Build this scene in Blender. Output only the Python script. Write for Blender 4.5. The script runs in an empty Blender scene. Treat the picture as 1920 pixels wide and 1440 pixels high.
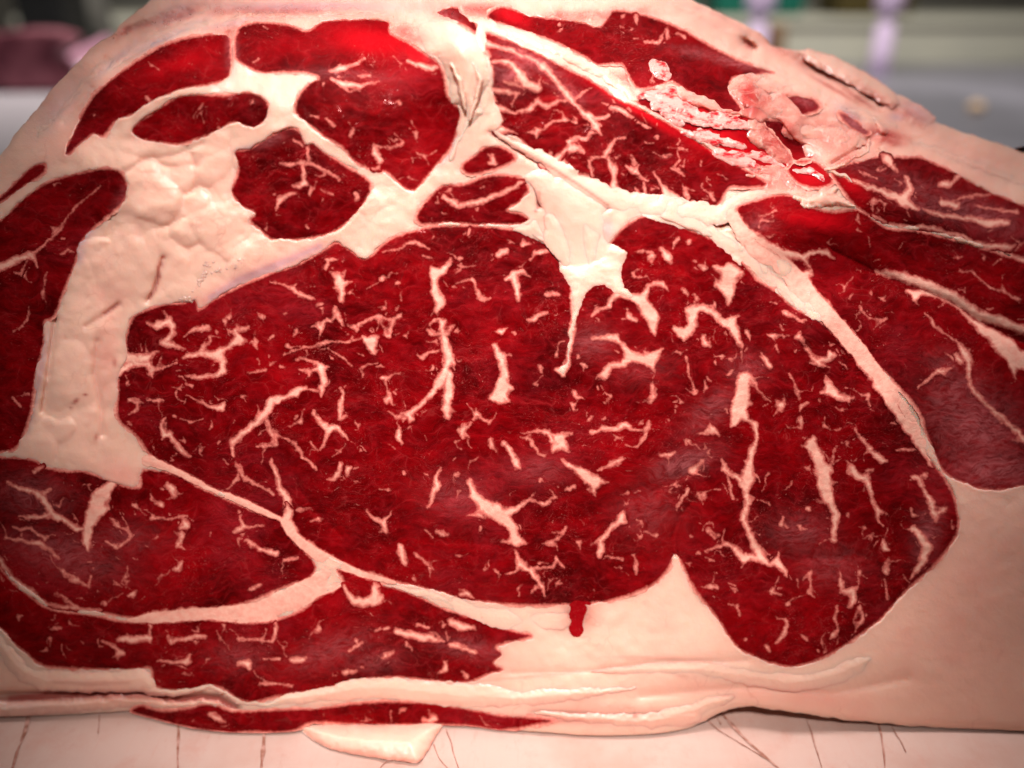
import bpy, math, random
import numpy as np
from mathutils import Vector

rng = np.random.default_rng(7)
random.seed(7)
sc = bpy.context.scene
COL = sc.collection
R = math.radians

# ------------------------------------------------------------------ camera
PITCH = R(25.0)          # looking down
HC = 0.1620              # camera height over the cutting board (m)
FPX = 1600.0             # focal length in photo pixels (1920 wide)
cam_d = bpy.data.cameras.new('camera')
cam = bpy.data.objects.new('camera', cam_d)
COL.objects.link(cam)
cam.location = (0, 0, HC)
cam.rotation_euler = (R(90) - PITCH, 0, 0)
cam_d.sensor_width = 36.0
cam_d.lens = 36.0 * FPX / 1920.0
cam_d.clip_start = 0.005
cam_d.clip_end = 50
cam_d.dof.use_dof = True
cam_d.dof.focus_distance = 0.185
cam_d.dof.aperture_fstop = 6.0
sc.camera = cam

# ------------------------------------------------------------------ world, lamps, exposure
w = bpy.data.worlds.new('World')
sc.world = w
w.use_nodes = True
bg = w.node_tree.nodes['Background']
bg.inputs[0].default_value = (0.88, 0.70, 0.66, 1)
bg.inputs[1].default_value = 0.05


def area(name, loc, target, size, size_y, power, color, spread=180):
    l = bpy.data.lights.new(name, 'AREA')
    l.shape = 'RECTANGLE'
    l.size = size
    l.size_y = size_y
    l.energy = power
    l.color = color
    l.spread = R(spread)
    o = bpy.data.objects.new(name, l)
    COL.objects.link(o)
    o.location = loc
    d = Vector(target) - Vector(loc)
    o.rotation_euler = d.to_track_quat('-Z', 'Y').to_euler()
    return o


def spot(name, loc, target, angle, blend, power, color, radius):
    l = bpy.data.lights.new(name, 'SPOT')
    l.energy = power
    l.color = color
    l.spot_size = R(angle)
    l.spot_blend = blend
    l.shadow_soft_size = radius
    o = bpy.data.objects.new(name, l)
    COL.objects.link(o)
    o.location = loc
    d = Vector(target) - Vector(loc)
    o.rotation_euler = d.to_track_quat('-Z', 'Y').to_euler()
    return o


spot('vignette_key_spot', (0.0, -0.20, 0.60), (-0.005, 0.160, 0.088), 22.0, 1.0, 35.5, (1.0, 0.93, 0.90), 0.045)  # unseen frontal key; narrow cone added so edges fall off like a vignette
spot('ceiling_spot_lamp', (0.06, 0.27, 0.85), (0.025, 0.20, 0.12), 24, 1.0, 32.0, (1.0, 0.94, 0.94), 0.06)
area('background_fill_lamp', (0.0, 1.15, 1.7), (0.0, 1.75, 0.0), 2.0, 0.4, 24.0, (1.0, 0.97, 0.90), 90)  # added unseen lamp that brightens the shelf, counter and tray behind

sc.cycles.max_bounces = 5
sc.cycles.diffuse_bounces = 3
sc.cycles.glossy_bounces = 2
vs = sc.view_settings
vs.view_transform = 'Standard'
vs.look = 'None'
vs.exposure = 0.0
vs.gamma = 1.0
vs.use_curve_mapping = False

# ------------------------------------------------------------------ helpers: rays and fields
CP, SP = math.cos(PITCH), math.sin(PITCH)


def ray(px, py):
    a = (px - 960.0) / FPX
    b = -(py - 720.0) / FPX
    return a, CP + b * SP, -SP + b * CP


LEAN = 0.175
Y0 = 0.152


def t_plane(px, py):
    a, dy, dz = ray(px, py)
    return (Y0 + LEAN * HC) / (dy - LEAN * dz)


def t_board(px, py, z=0.0):
    a, dy, dz = ray(px, py)
    return (HC - z) / (-dz)


def place(px, py, r):
    """world points of the cut face; r = metres behind the slanted cut plane"""
    a, dy, dz = ray(px, py)
    n = np.sqrt(a * a + dy * dy + dz * dz)
    t = t_plane(px, py) + r / n
    return np.stack([a * t, dy * t, HC + dz * t], -1)


def hash2(ix, iy, seed):
    v = np.sin(ix * 127.1 + iy * 311.7 + seed * 74.7) * 43758.5453
    return v - np.floor(v)


def vnoise(x, y, s, seed=0):
    """smooth value noise, -1..1, feature size s pixels"""
    x = np.asarray(x, float) / s
    y = np.asarray(y, float) / s
    ix, iy = np.floor(x), np.floor(y)
    fx, fy = x - ix, y - iy
    fx = fx * fx * (3 - 2 * fx)
    fy = fy * fy * (3 - 2 * fy)
    a = hash2(ix, iy, seed); b = hash2(ix + 1, iy, seed)
    c = hash2(ix, iy + 1, seed); d = hash2(ix + 1, iy + 1, seed)
    return ((a * (1 - fx) + b * fx) * (1 - fy) + (c * (1 - fx) + d * fx) * fy) * 2 - 1


def fbm(x, y, s, seed=0, oct=3):
    r = 0; amp = 1.0; tot = 0
    for k in range(oct):
        r = r + amp * vnoise(x, y, s / 2 ** k, seed + k * 13)
        tot += amp
        amp *= 0.5
    return r / tot


def smooth(a, b, x):
    t = np.clip((x - a) / (b - a), 0, 1)
    return t * t * (3 - 2 * t)


def seg_sdf(x, y, strokes):
    """distance to tapered strokes: list of [(x,y,w),...] full widths in px"""
    out = np.full(np.shape(x), 1e9)
    for s in strokes:
        if len(s) == 1:
            ax, ay, aw = s[0]
            out = np.minimum(out, np.hypot(x - ax, y - ay) - aw / 2)
        for (ax, ay, aw), (bx, by, bw) in zip(s[:-1], s[1:]):
            dx, dy = bx - ax, by - ay
            L = dx * dx + dy * dy + 1e-9
            h = np.clip(((x - ax) * dx + (y - ay) * dy) / L, 0, 1)
            d = np.hypot(x - ax - h * dx, y - ay - h * dy) - (aw + (bw - aw) * h) / 2
            out = np.minimum(out, d)
    return out


def seg_smin(x, y, strokes, k=3.0):
    """like seg_sdf, with fillets where strokes meet"""
    acc = np.zeros(np.shape(x))
    for s in strokes:
        segs = list(zip(s[:-1], s[1:])) if len(s) > 1 else [(s[0], s[0])]
        d1 = np.full(np.shape(x), 1e9)
        for (ax, ay, aw), (bx, by, bw) in segs:
            dx, dy = bx - ax, by - ay
            L = dx * dx + dy * dy + 1e-9
            h = np.clip(((x - ax) * dx + (y - ay) * dy) / L, 0, 1)
            d1 = np.minimum(d1, np.hypot(x - ax - h * dx, y - ay - h * dy) - (aw + (bw - aw) * h) / 2)
        acc += np.exp(-np.clip(d1, -60, 200) / k)
    return -k * np.log(acc + 1e-30)


def catmull(P, closed, n=4):
    P = np.array(P, float)
    N = len(P)
    out = []
    rngi = range(N if closed else N - 1)
    for i in rngi:
        if closed:
            p0, p1, p2, p3 = P[(i - 1) % N], P[i], P[(i + 1) % N], P[(i + 2) % N]
        else:
            p0, p1, p2, p3 = P[max(i - 1, 0)], P[i], P[i + 1], P[min(i + 2, N - 1)]
        for k in range(n):
            t = k / n
            out.append(0.5 * ((2 * p1) + (-p0 + p2) * t + (2 * p0 - 5 * p1 + 4 * p2 - p3) * t * t
                              + (-p0 + 3 * p1 - 3 * p2 + p3) * t ** 3))
    if not closed:
        out.append(P[-1])
    return np.array(out)


def poly_sdf(x, y, P):
    """signed distance, negative inside"""
    d = np.full(x.shape, 1e18)
    inside = np.zeros(x.shape, bool)
    N = len(P)
    for i in range(N):
        ax, ay = P[i]
        bx, by = P[(i + 1) % N]
        ex, ey = bx - ax, by - ay
        L = ex * ex + ey * ey + 1e-9
        h = np.clip(((x - ax) * ex + (y - ay) * ey) / L, 0, 1)
        d = np.minimum(d, (x - ax - h * ex) ** 2 + (y - ay - h * ey) ** 2)
        if ay != by:
            c = (ay > y) != (by > y)
            xi = ax + (y - ay) * ex / (by - ay)
            inside ^= c & (x < xi)
    d = np.sqrt(d)
    return np.where(inside, -d, d)


class Field:
    """coarse array over the picture plane with bilinear look-up"""
    def __init__(self, x0, y0, x1, y1, step):
        self.x0, self.y0, self.step = x0, y0, step
        self.xs = np.arange(x0, x1 + step, step)
        self.ys = np.arange(y0, y1 + step, step)
        self.X, self.Y = np.meshgrid(self.xs, self.ys)
        self.v = np.zeros(self.X.shape)

    def __call__(self, x, y):
        u = np.clip((np.asarray(x, float) - self.x0) / self.step, 0, len(self.xs) - 1.001)
        v = np.clip((np.asarray(y, float) - self.y0) / self.step, 0, len(self.ys) - 1.001)
        i = u.astype(int); j = v.astype(int)
        fu, fv = u - i, v - j
        a = self.v
        return ((a[j, i] * (1 - fu) + a[j, i + 1] * fu) * (1 - fv)
                + (a[j + 1, i] * (1 - fu) + a[j + 1, i + 1] * fu) * fv)


def T(tile, pts):
    """tile coordinates (as read on an enlarged crop) -> picture coordinates"""
    ox, oy, s = tile
    return [(ox + p[0] * s, oy + p[1] * s) + ((p[2] * s,) if len(p) > 2 else ()) for p in pts]


KA = 500 / 1440.0
KC = 500 / 1220.0
A1, A2, A3, A4, A5 = (0, 0, KA), (400, 0, KA), (800, 0, KA), (1200, 0, KA), (1420, 0, KA)
B1, B2, B3, B4, B5 = (0, 400, KA), (400, 400, KA), (800, 400, KA), (1200, 400, KA), (1420, 400, KA)
C1, C2, C3, C4, C5 = (0, 850, KC), (400, 850, KC), (800, 850, KC), (1200, 850, KC), (1420, 850, KC)
FULL = (0, 0, 1.0)


def trip(flat):
    return [tuple(flat[i:i + 3]) for i in range(0, len(flat), 3)]


# ------------------------------------------------------------------ materials
def new_mat(name):
    m = bpy.data.materials.new(name)
    m.use_nodes = True
    nt = m.node_tree
    nt.nodes.clear()
    out = nt.nodes.new('ShaderNodeOutputMaterial')
    p = nt.nodes.new('ShaderNodeBsdfPrincipled')
    nt.links.new(p.outputs[0], out.inputs[0])
    return m, nt, p


class G:
    """tiny node-graph writer"""
    def __init__(self, nt):
        self.nt = nt

    def node(self, kind, **kw):
        n = self.nt.nodes.new(kind)
        for k, v in kw.items():
            setattr(n, k, v)
        return n

    def put(self, sock, v):
        if hasattr(v, 'links') or isinstance(v, bpy.types.NodeSocket):
            self.nt.links.new(v, sock)
        else:
            sock.default_value = v

    def uv(self):
        return self.node('ShaderNodeUVMap', uv_map='face').outputs[0]

    def attr(self, name):
        return self.node('ShaderNodeAttribute', attribute_name=name).outputs['Fac']

    def mapping(self, vec, scale, rot=0.0):
        n = self.node('ShaderNodeMapping')
        self.put(n.inputs['Vector'], vec)
        n.inputs['Scale'].default_value = scale
        n.inputs['Rotation'].default_value = (0, 0, rot)
        return n.outputs[0]

    def noise(self, vec, scale, detail=3.0, rough=0.55, dist=0.0, dims='3D', color=False):
        n = self.node('ShaderNodeTexNoise', noise_dimensions=dims)
        self.put(n.inputs['Vector'], vec)
        n.inputs['Scale'].default_value = scale
        n.inputs['Detail'].default_value = detail
        n.inputs['Roughness'].default_value = rough
        n.inputs['Distortion'].default_value = dist
        return n.outputs['Color' if color else 'Fac']

    def voronoi(self, vec, scale, feature='F1', out='Distance', rand=1.0):
        n = self.node('ShaderNodeTexVoronoi', feature=feature)
        self.put(n.inputs['Vector'], vec)
        n.inputs['Scale'].default_value = scale
        n.inputs['Randomness'].default_value = rand
        return n.outputs[out]

    def math(self, op, a, b=0.0, clamp=False):
        n = self.node('ShaderNodeMath', operation=op, use_clamp=clamp)
        self.put(n.inputs[0], a)
        self.put(n.inputs[1], b)
        return n.outputs[0]

    def ramp(self, fac, a, b, lo=0.0, hi=1.0):
        n = self.node('ShaderNodeMapRange', interpolation_type='SMOOTHSTEP')
        self.put(n.inputs['Value'], fac)
        n.inputs['From Min'].default_value = a
        n.inputs['From Max'].default_value = b
        n.inputs['To Min'].default_value = lo
        n.inputs['To Max'].default_value = hi
        return n.outputs[0]

    def mix(self, fac, a, b):
        n = self.node('ShaderNodeMix', data_type='RGBA')
        self.put(n.inputs[0], fac)
        self.put(n.inputs[6], a if not isinstance(a, tuple) else a + (1,))
        self.put(n.inputs[7], b if not isinstance(b, tuple) else b + (1,))
        return n.outputs[2]

    def vadd(self, a, b, scale):
        m = self.node('ShaderNodeVectorMath', operation='MULTIPLY_ADD')
        self.put(m.inputs[0], b)
        m.inputs[1].default_value = (scale, scale, scale)
        self.put(m.inputs[2], a)
        return m.outputs[0]

    def bump(self, h, strength, dist, normal=None):
        n = self.node('ShaderNodeBump')
        self.put(n.inputs['Height'], h)
        n.inputs['Strength'].default_value = strength
        n.inputs['Distance'].default_value = dist
        if normal is not None:
            self.put(n.inputs['Normal'], normal)
        return n.outputs[0]


def lean_material():
    m, nt, p = new_mat('lean_beef')
    g = G(nt)
    uv = g.uv()
    warp = g.noise(uv, 11.0, 3.0, color=True)
    wuv = g.vadd(uv, warp, 0.09)
    wuv2 = g.vadd(wuv, g.noise(uv, 60.0, 2.0, color=True), 0.012)
    grain = g.mapping(wuv2, (1.0, 1.7, 1.0), 0.15)
    big = g.noise(uv, 4.5, 5.0, 0.6)
    mid = g.noise(g.mapping(wuv, (1.0, 1.8, 1.0), 0.12), 22.0, 4.0, 0.6)
    strk0 = g.noise(g.mapping(wuv, (1.0, 4.2, 1.0), 0.2), 46.0, 5.0, 0.7)
    tone = g.math('ADD', g.math('MULTIPLY', mid, 0.36), g.math('MULTIPLY', big, 0.62))
    tone = g.math('ADD', tone, g.math('MULTIPLY', strk0, 0.26))
    tone = g.ramp(tone, 0.44, 0.86)
    col = g.mix(tone, (0.050, 0.0002, 0.0006), (0.265, 0.0010, 0.0030))
    # bundle walls: hair-thin connective lines, broken up
    edge = g.voronoi(grain, 26.0, 'DISTANCE_TO_EDGE')
    wall = g.ramp(edge, 0.0, 0.055, 1.0, 0.0)
    wmask = g.ramp(g.noise(uv, 19.0, 4.0, 0.6), 0.47, 0.68)
    col = g.mix(g.math('MULTIPLY', g.math('MULTIPLY', wall, wmask), 0.13), col, (0.50, 0.075, 0.065))
    edge2 = g.voronoi(g.mapping(wuv2, (1.25, 2.1, 1.0), -0.25), 80.0, 'DISTANCE_TO_EDGE')
    wall2 = g.ramp(edge2, 0.0, 0.09, 1.0, 0.0)
    wmask2 = g.ramp(g.noise(uv, 13.0, 5.0, 0.62), 0.50, 0.68)
    col = g.mix(g.math('MULTIPLY', g.math('MULTIPLY', wall2, wmask2), 0.08), col, (0.48, 0.075, 0.068))
    bund = g.math('MULTIPLY', g.ramp(edge, 0.0, 0.26, 1.0, 0.0), g.ramp(g.noise(uv, 34.0, 4.0, 0.65), 0.36, 0.66))
    col = g.mix(g.math('MULTIPLY', bund, 0.22), col, (0.35, 0.010, 0.016))
    # granular pale dust of fat in patches and beside the flecks
    fib = g.noise(g.mapping(wuv2, (1.0, 1.9, 1.0), 0.1), 190.0, 4.0, 0.7)
    fmask = g.ramp(g.noise(uv, 8.0, 5.0, 0.62), 0.45, 0.66)
    halo = g.attr('halo')
    amt = g.math('ADD', g.math('MULTIPLY', fmask, 0.80), g.math('MULTIPLY', halo, 0.50), True)
    spk = g.ramp(fib, 0.54, 0.70)
    col = g.mix(g.math('MULTIPLY', g.math('MULTIPLY', spk, amt), 0.42), col, (0.50, 0.085, 0.078))
    spk2 = g.ramp(g.noise(wuv2, 120.0, 3.0, 0.6), 0.66, 0.74)
    col = g.mix(g.math('MULTIPLY', g.math('MULTIPLY', spk2, g.math('ADD', amt, 0.05, True)), 0.60), col, (0.66, 0.20, 0.16))
    blush = g.ramp(g.noise(g.mapping(uv, (1.0, 1.5, 1.0), -0.3), 3.2, 4.0, 0.6), 0.50, 0.72)
    strk = g.noise(g.mapping(wuv, (1.0, 5.0, 1.0), 0.25), 34.0, 5.0, 0.7)
    col = g.mix(g.math('MULTIPLY', blush, g.ramp(strk, 0.35, 0.7, 0.10, 0.55)), col, (0.33, 0.016, 0.024))
    film = g.attr('film')
    streak = g.noise(g.mapping(wuv, (1.0, 2.6, 1.0), 0.35), 60.0, 5.0, 0.7)
    fz = g.math('MULTIPLY', film, g.ramp(streak, 0.32, 0.68, 0.15, 1.0))
    col = g.mix(fz, col, (0.46, 0.115, 0.120))
    wet = g.attr('wet')
    col = g.mix(wet, col, (0.55, 0.003, 0.008))  # brighter red for wet tissue and for painted top light on upward facets
    # fat that has grown into the lean: traced depth, feathered by noise
    dep = g.attr('depth')
    n1_ = g.noise(wuv2, 62.0, 3.0, 0.6)
    n2_ = g.noise(uv, 210.0, 3.0, 0.65)
    dn = g.math('ADD', dep, g.math('ADD', g.math('MULTIPLY', g.math('SUBTRACT', n1_, 0.5), 6.5), g.math('MULTIPLY', g.math('SUBTRACT', n2_, 0.5), 5.0)))
    have = g.ramp(dep, 0.15, 1.4)
    outer = g.math('MULTIPLY', g.ramp(dn, 1.4, 5.8), have)
    inner = g.math('MULTIPLY', g.ramp(dn, 4.6, 10.0), have)
    col = g.mix(g.math('MULTIPLY', outer, 0.90), col, (0.62, 0.150, 0.120))
    fatc = g.mix(g.ramp(g.noise(uv, 90.0, 4.0, 0.6), 0.35, 0.7), (0.86, 0.44, 0.335), (0.84, 0.345, 0.265))
    col = g.mix(inner, col, fatc)
    g.put(p.inputs['Base Color'], col)
    rough = g.ramp(g.noise(wuv2, 48.0, 4.0, 0.65), 0.52, 0.70, 0.55, 0.16)
    g.put(p.inputs['Roughness'], rough)
    glint = g.ramp(g.noise(wuv2, 48.0, 4.0, 0.65), 0.60, 0.70)
    g.put(p.inputs['Specular IOR Level'], g.math('ADD', g.math('MULTIPLY', glint, 0.45), 0.035))
    p.inputs['Specular Tint'].default_value = (1.0, 0.42, 0.40, 1)
    h = g.math('ADD', g.math('MULTIPLY', fib, 0.45), g.math('MULTIPLY', g.ramp(edge, 0, 0.25), 0.45))
    h = g.math('ADD', h, g.math('MULTIPLY', g.ramp(edge2, 0, 0.25), 0.15))
    n1 = g.bump(h, 0.24, 0.00030)
    g.put(p.inputs['Normal'], n1)
    return m


def fat_material(name, base=(0.87, 0.515, 0.39), pinkc=(0.83, 0.345, 0.27), rough=(0.30, 0.52), redvein=0.25):
    m, nt, p = new_mat(name)
    g = G(nt)
    uv = g.uv()
    big = g.noise(uv, 7.0, 4.0, 0.6)
    pk = g.math('ADD', g.ramp(big, 0.50, 0.85, 0.0, 0.55), g.attr('pink'), True)
    col = g.mix(pk, base, pinkc)
    mott = g.noise(uv, 60.0, 4.0, 0.65)
    col = g.mix(g.math('MULTIPLY', g.ramp(mott, 0.5, 0.8), 0.22), col, (0.78, 0.43, 0.36))
    vein = g.voronoi(g.vadd(uv, g.noise(uv, 18.0, 3.0, color=True), 0.08), 17.0, 'DISTANCE_TO_EDGE')
    vm = g.math('MULTIPLY', g.ramp(vein, 0.0, 0.05, 1.0, 0.0), g.ramp(g.noise(uv, 8.0, 2.0), 0.5, 0.72))
    col = g.mix(g.math('MULTIPLY', vm, redvein), col, (0.55, 0.14, 0.10))
    wt = g.attr('wetf')
    tn = g.noise(g.mapping(uv, (1, 1.9, 1), -0.55), 34.0, 5.0, 0.68, 0.8)
    tcol = g.mix(g.ramp(tn, 0.45, 0.66), (0.50, 0.006, 0.012), (0.82, 0.30, 0.25))
    tcol = g.mix(g.ramp(g.noise(uv, 55.0, 4.0, 0.6, 1.0), 0.58, 0.70), tcol, (0.86, 0.52, 0.44))
    col = g.mix(wt, col, tcol)
    col = g.mix(g.attr('memb'), col, (0.46, 0.29, 0.34))
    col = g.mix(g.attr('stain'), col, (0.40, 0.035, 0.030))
    g.put(p.inputs['Base Color'], col)
    rr = g.ramp(g.noise(uv, 50.0, 3.0), 0.3, 0.7, rough[0], rough[1])
    g.put(p.inputs['Roughness'], g.math('SUBTRACT', rr, g.math('MULTIPLY', wt, 0.26), True))
    p.inputs['Specular IOR Level'].default_value = 0.42
    p.inputs['Subsurface Weight'].default_value = 0.55
    p.inputs['Subsurface Radius'].default_value = (0.0038, 0.0016, 0.0011)
    p.inputs['Subsurface Scale'].default_value = 1.0
    h1 = g.noise(uv, 28.0, 3.0, 0.5, 0.4)
    h2 = g.noise(uv, 170.0, 3.0, 0.6)
    n1 = g.bump(h1, 0.13, 0.0010)
    n2 = g.bump(h2, 0.14, 0.00030, n1)
    g.put(p.inputs['Normal'], n2)
    return m


def fleck_material():
    m, nt, p = new_mat('marbling_fat')
    g = G(nt)
    uv = g.uv()
    e = g.attr('edge')
    mot = g.noise(uv, 110.0, 3.0, 0.6)
    e2 = g.math('ADD', e, g.math('MULTIPLY', g.math('SUBTRACT', mot, 0.5), 0.9), True)
    col = g.mix(e2, (0.56, 0.095, 0.080), (0.85, 0.385, 0.290))
    g.put(p.inputs['Base Color'], col)
    p.inputs['Roughness'].default_value = 0.48
    p.inputs['Specular IOR Level'].default_value = 0.35
    p.inputs['Subsurface Weight'].default_value = 0.2
    p.inputs['Subsurface Radius'].default_value = (0.0012, 0.0005, 0.0003)
    p.inputs['Subsurface Scale'].default_value = 1.0
    g.put(p.inputs['Normal'], g.bump(mot, 0.4, 0.0003))
    return m


def plain(name, color, rough=0.5, spec=0.4, metal=0.0, noise_scale=0.0, color2=None, alpha=None):
    m, nt, p = new_mat(name)
    g = G(nt)
    if noise_scale:
        tc = g.node('ShaderNodeTexCoord').outputs['Object']
        f = g.ramp(g.noise(tc, noise_scale, 4.0), 0.35, 0.7)
        g.put(p.inputs['Base Color'], g.mix(f, color, color2 or color))
    else:
        p.inputs['Base Color'].default_value = color + (1,)
    p.inputs['Roughness'].default_value = rough
    p.inputs['Specular IOR Level'].default_value = spec
    p.inputs['Metallic'].default_value = metal
    return m


M_LEAN = lean_material()
M_FAT = fat_material('beef_fat')
M_SEAM = fat_material('seam_fat', (0.87, 0.53, 0.405), (0.83, 0.365, 0.285), redvein=0.12)
M_FLECK = fleck_material()
M_THREAD = plain('connective_thread', (0.50, 0.095, 0.085), 0.55, 0.2)
def tissue_material():
    m, nt, p = new_mat('wet_tissue')
    g = G(nt)
    uv = g.uv()
    n = g.noise(g.mapping(uv, (1, 1.8, 1), -0.5), 38.0, 5.0, 0.65)
    col = g.mix(g.ramp(n, 0.36, 0.54), (0.52, 0.012, 0.020), (0.83, 0.36, 0.31))
    col = g.mix(g.ramp(g.noise(uv, 70.0, 3.0), 0.56, 0.7), col, (0.86, 0.55, 0.48))
    g.put(p.inputs['Base Color'], col)
    p.inputs['Roughness'].default_value = 0.17
    p.inputs['Specular IOR Level'].default_value = 0.5
    p.inputs['Subsurface Weight'].default_value = 0.4
    p.inputs['Subsurface Radius'].default_value = (0.003, 0.0008, 0.0006)
    p.inputs['Subsurface Scale'].default_value = 1.0
    g.put(p.inputs['Normal'], g.bump(g.noise(uv, 60.0, 3.0), 0.22, 0.0006))
    return m


M_WET = tissue_material()
M_BLOOD = plain('meat_juice', (0.30, 0.003, 0.006), 0.10, 0.5, 0, 500.0, (0.46, 0.012, 0.016))
M_CREV = plain('dried_blood_cut', (0.26, 0.10, 0.065), 0.7, 0.2, 0.0, 500.0, (0.46, 0.25, 0.20))


# ------------------------------------------------------------------ mesh builders
def link(name, me, parent=None, mat=None):
    o = bpy.data.objects.new(name, me)
    COL.objects.link(o)
    if parent is not None:
        o.parent = parent
    if mat is not None:
        me.materials.append(mat)
    return o


def mesh_np(name, V, F, uv=None, attrs=None, smooth_shade=True):
    me = bpy.data.meshes.new(name)
    F = np.asarray(F, np.int32)
    k = F.shape[1]
    me.vertices.add(len(V))
    me.vertices.foreach_set('co', np.asarray(V, np.float32).ravel())
    me.loops.add(F.size)
    me.loops.foreach_set('vertex_index', F.ravel())
    me.polygons.add(len(F))
    me.polygons.foreach_set('loop_start', np.arange(0, F.size, k, dtype=np.int32))
    me.polygons.foreach_set('use_smooth', np.full(len(F), smooth_shade))
    me.update(calc_edges=True)
    if uv is not None:
        l = me.uv_layers.new(name='face')
        l.data.foreach_set('uv', np.asarray(uv, np.float32)[F.ravel()].ravel())
    for n, a in (attrs or {}).items():
        at = me.attributes.new(n, 'FLOAT', 'POINT')
        at.data.foreach_set('value', np.asarray(a, np.float32))
    me.validate()
    return me


def contour_grid(f_fun, x0, y0, x1, y1, step):
    """lattice cells inside f<0, outer vertices pulled on to the contour.
    returns px, py, f, faces (quads, facing the camera)"""
    x0 = math.floor(x0 / step) * step
    y0 = math.floor(y0 / step) * step
    xs = np.arange(x0, x1 + step, step)
    ys = np.arange(y0, y1 + step, step)
    X, Y = np.meshgrid(xs, ys)
    X = X.astype(float); Y = Y.astype(float)
    f = f_fun(X, Y)
    ins = f < 0
    cell = ins[:-1, :-1] | ins[1:, :-1] | ins[:-1, 1:] | ins[1:, 1:]
    if not cell.any():
        return None
    gy, gx = np.gradient(f, step)
    g2 = np.maximum(gx * gx + gy * gy, 0.15)
    mv = np.clip(np.where(ins, 0, f), 0, 2.0 * step)
    sx = np.clip(-mv * gx / g2, -0.95 * step, 0.95 * step)
    sy = np.clip(-mv * gy / g2, -0.95 * step, 0.95 * step)
    X2, Y2 = X + sx, Y + sy
    idx = np.arange(X.size).reshape(X.shape)
    J, I = np.nonzero(cell)
    F = np.stack([idx[J, I], idx[J + 1, I], idx[J + 1, I + 1], idx[J, I + 1]], 1)
    used = np.unique(F)
    remap = np.full(X.size, -1)
    remap[used] = np.arange(len(used))
    return X2.ravel()[used], Y2.ravel()[used], np.minimum(f, 0).ravel()[used], remap[F]


def uvof(px, py):
    return np.stack([px / 1000.0, 1.0 - py / 1000.0], 1)


# ------------------------------------------------------------------ traced outlines (picture coordinates)
MUSCLES = {}
MUSCLES['upper_left'] = [(120, 288), (139, 243), (163, 198), (187, 167), (226, 135), (278, 101), (312, 83), (365, 69),
    (425, 64), (433, 100), (432, 139), (406, 156), (347, 167), (285, 191), (250, 215), (215, 229), (194, 257),
    (174, 253), (146, 274), (132, 288)]
MUSCLES['upper_middle'] = [(440, 104), (449, 52), (504, 42), (546, 49), (574, 59), (598, 45), (622, 38), (723, 36),
    (732, 62), (765, 80), (796, 101), (822, 118), (834, 149), (838, 180), (862, 205), (862, 226), (848, 271),
    (817, 312), (775, 358), (747, 344), (725, 323), (699, 319), (664, 302), (640, 274), (608, 257), (588, 240),
    (553, 212), (560, 181), (581, 156), (598, 146), (575, 137), (528, 135), (501, 137), (476, 132), (452, 118)]
MUSCLES['oval'] = [(246, 243), (264, 226), (312, 194), (347, 177), (417, 179), (462, 172), (490, 180), (504, 198),
    (502, 222), (483, 238), (462, 238), (438, 229), (417, 240), (390, 254), (361, 264), (333, 271), (295, 267), (257, 259)]
MUSCLES['round'] = [(438, 285), (469, 278), (511, 253), (539, 240), (563, 247), (574, 270), (588, 267), (608, 285),
    (650, 312), (695, 344), (678, 389), (643, 424), (608, 441), (549, 451), (508, 448), (487, 431), (469, 413),
    (478, 399), (452, 385), (433, 358), (445, 330), (445, 302)]
MUSCLES['left_edge'] = [(-110, 480), (-60, 440), (0, 413), (45, 371), (80, 347), (115, 333), (181, 318), (222, 319),
    (238, 347), (236, 370), (222, 389), (188, 417), (149, 458), (142, 493), (122, 539), (101, 594), (83, 603),
    (82, 643), (66, 706), (59, 765), (35, 834), (0, 848), (-110, 860)]
MUSCLES['left_sliver'] = [(-30, 385), (0, 370), (40, 330), (60, 312), (85, 306), (83, 325), (60, 340), (20, 368), (-20, 392)]
MUSCLES['lower_left'] = [(-110, 860), (0, 858), (61, 862), (82, 876), (123, 884), (160, 885), (215, 905), (262, 915),
    (268, 882), (328, 889), (369, 911), (451, 948), (500, 967), (527, 978), (539, 1002), (564, 1028), (590, 1055),
    (582, 1082), (523, 1104), (461, 1130), (400, 1140), (357, 1143), (283, 1152), (246, 1158), (180, 1146),
    (102, 1136), (66, 1114), (25, 1082), (-20, 1040), (-110, 1000)]
MUSCLES['bottom'] = [(-110, 1010), (-20, 1048), (22, 1090), (62, 1122), (100, 1144), (180, 1154), (246, 1168),
    (357, 1164), (400, 1159), (449, 1168), (515, 1164), (564, 1145), (597, 1120), (630, 1104), (645, 1090),
    (632, 1068), (687, 1084), (716, 1096), (769, 1112), (841, 1145), (898, 1161), (943, 1178), (976, 1186),
    (997, 1194), (930, 1211), (943, 1227), (925, 1243), (943, 1256), (915, 1264), (882, 1278), (851, 1280),
    (789, 1274), (720, 1270), (654, 1280), (605, 1293), (523, 1305), (480, 1316), (447, 1311), (422, 1293),
    (389, 1284), (361, 1293), (307, 1293), (287, 1280), (283, 1252), (246, 1256), (164, 1254), (82, 1248),
    (53, 1227), (20, 1202), (0, 1178), (-110, 1120)]
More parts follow.
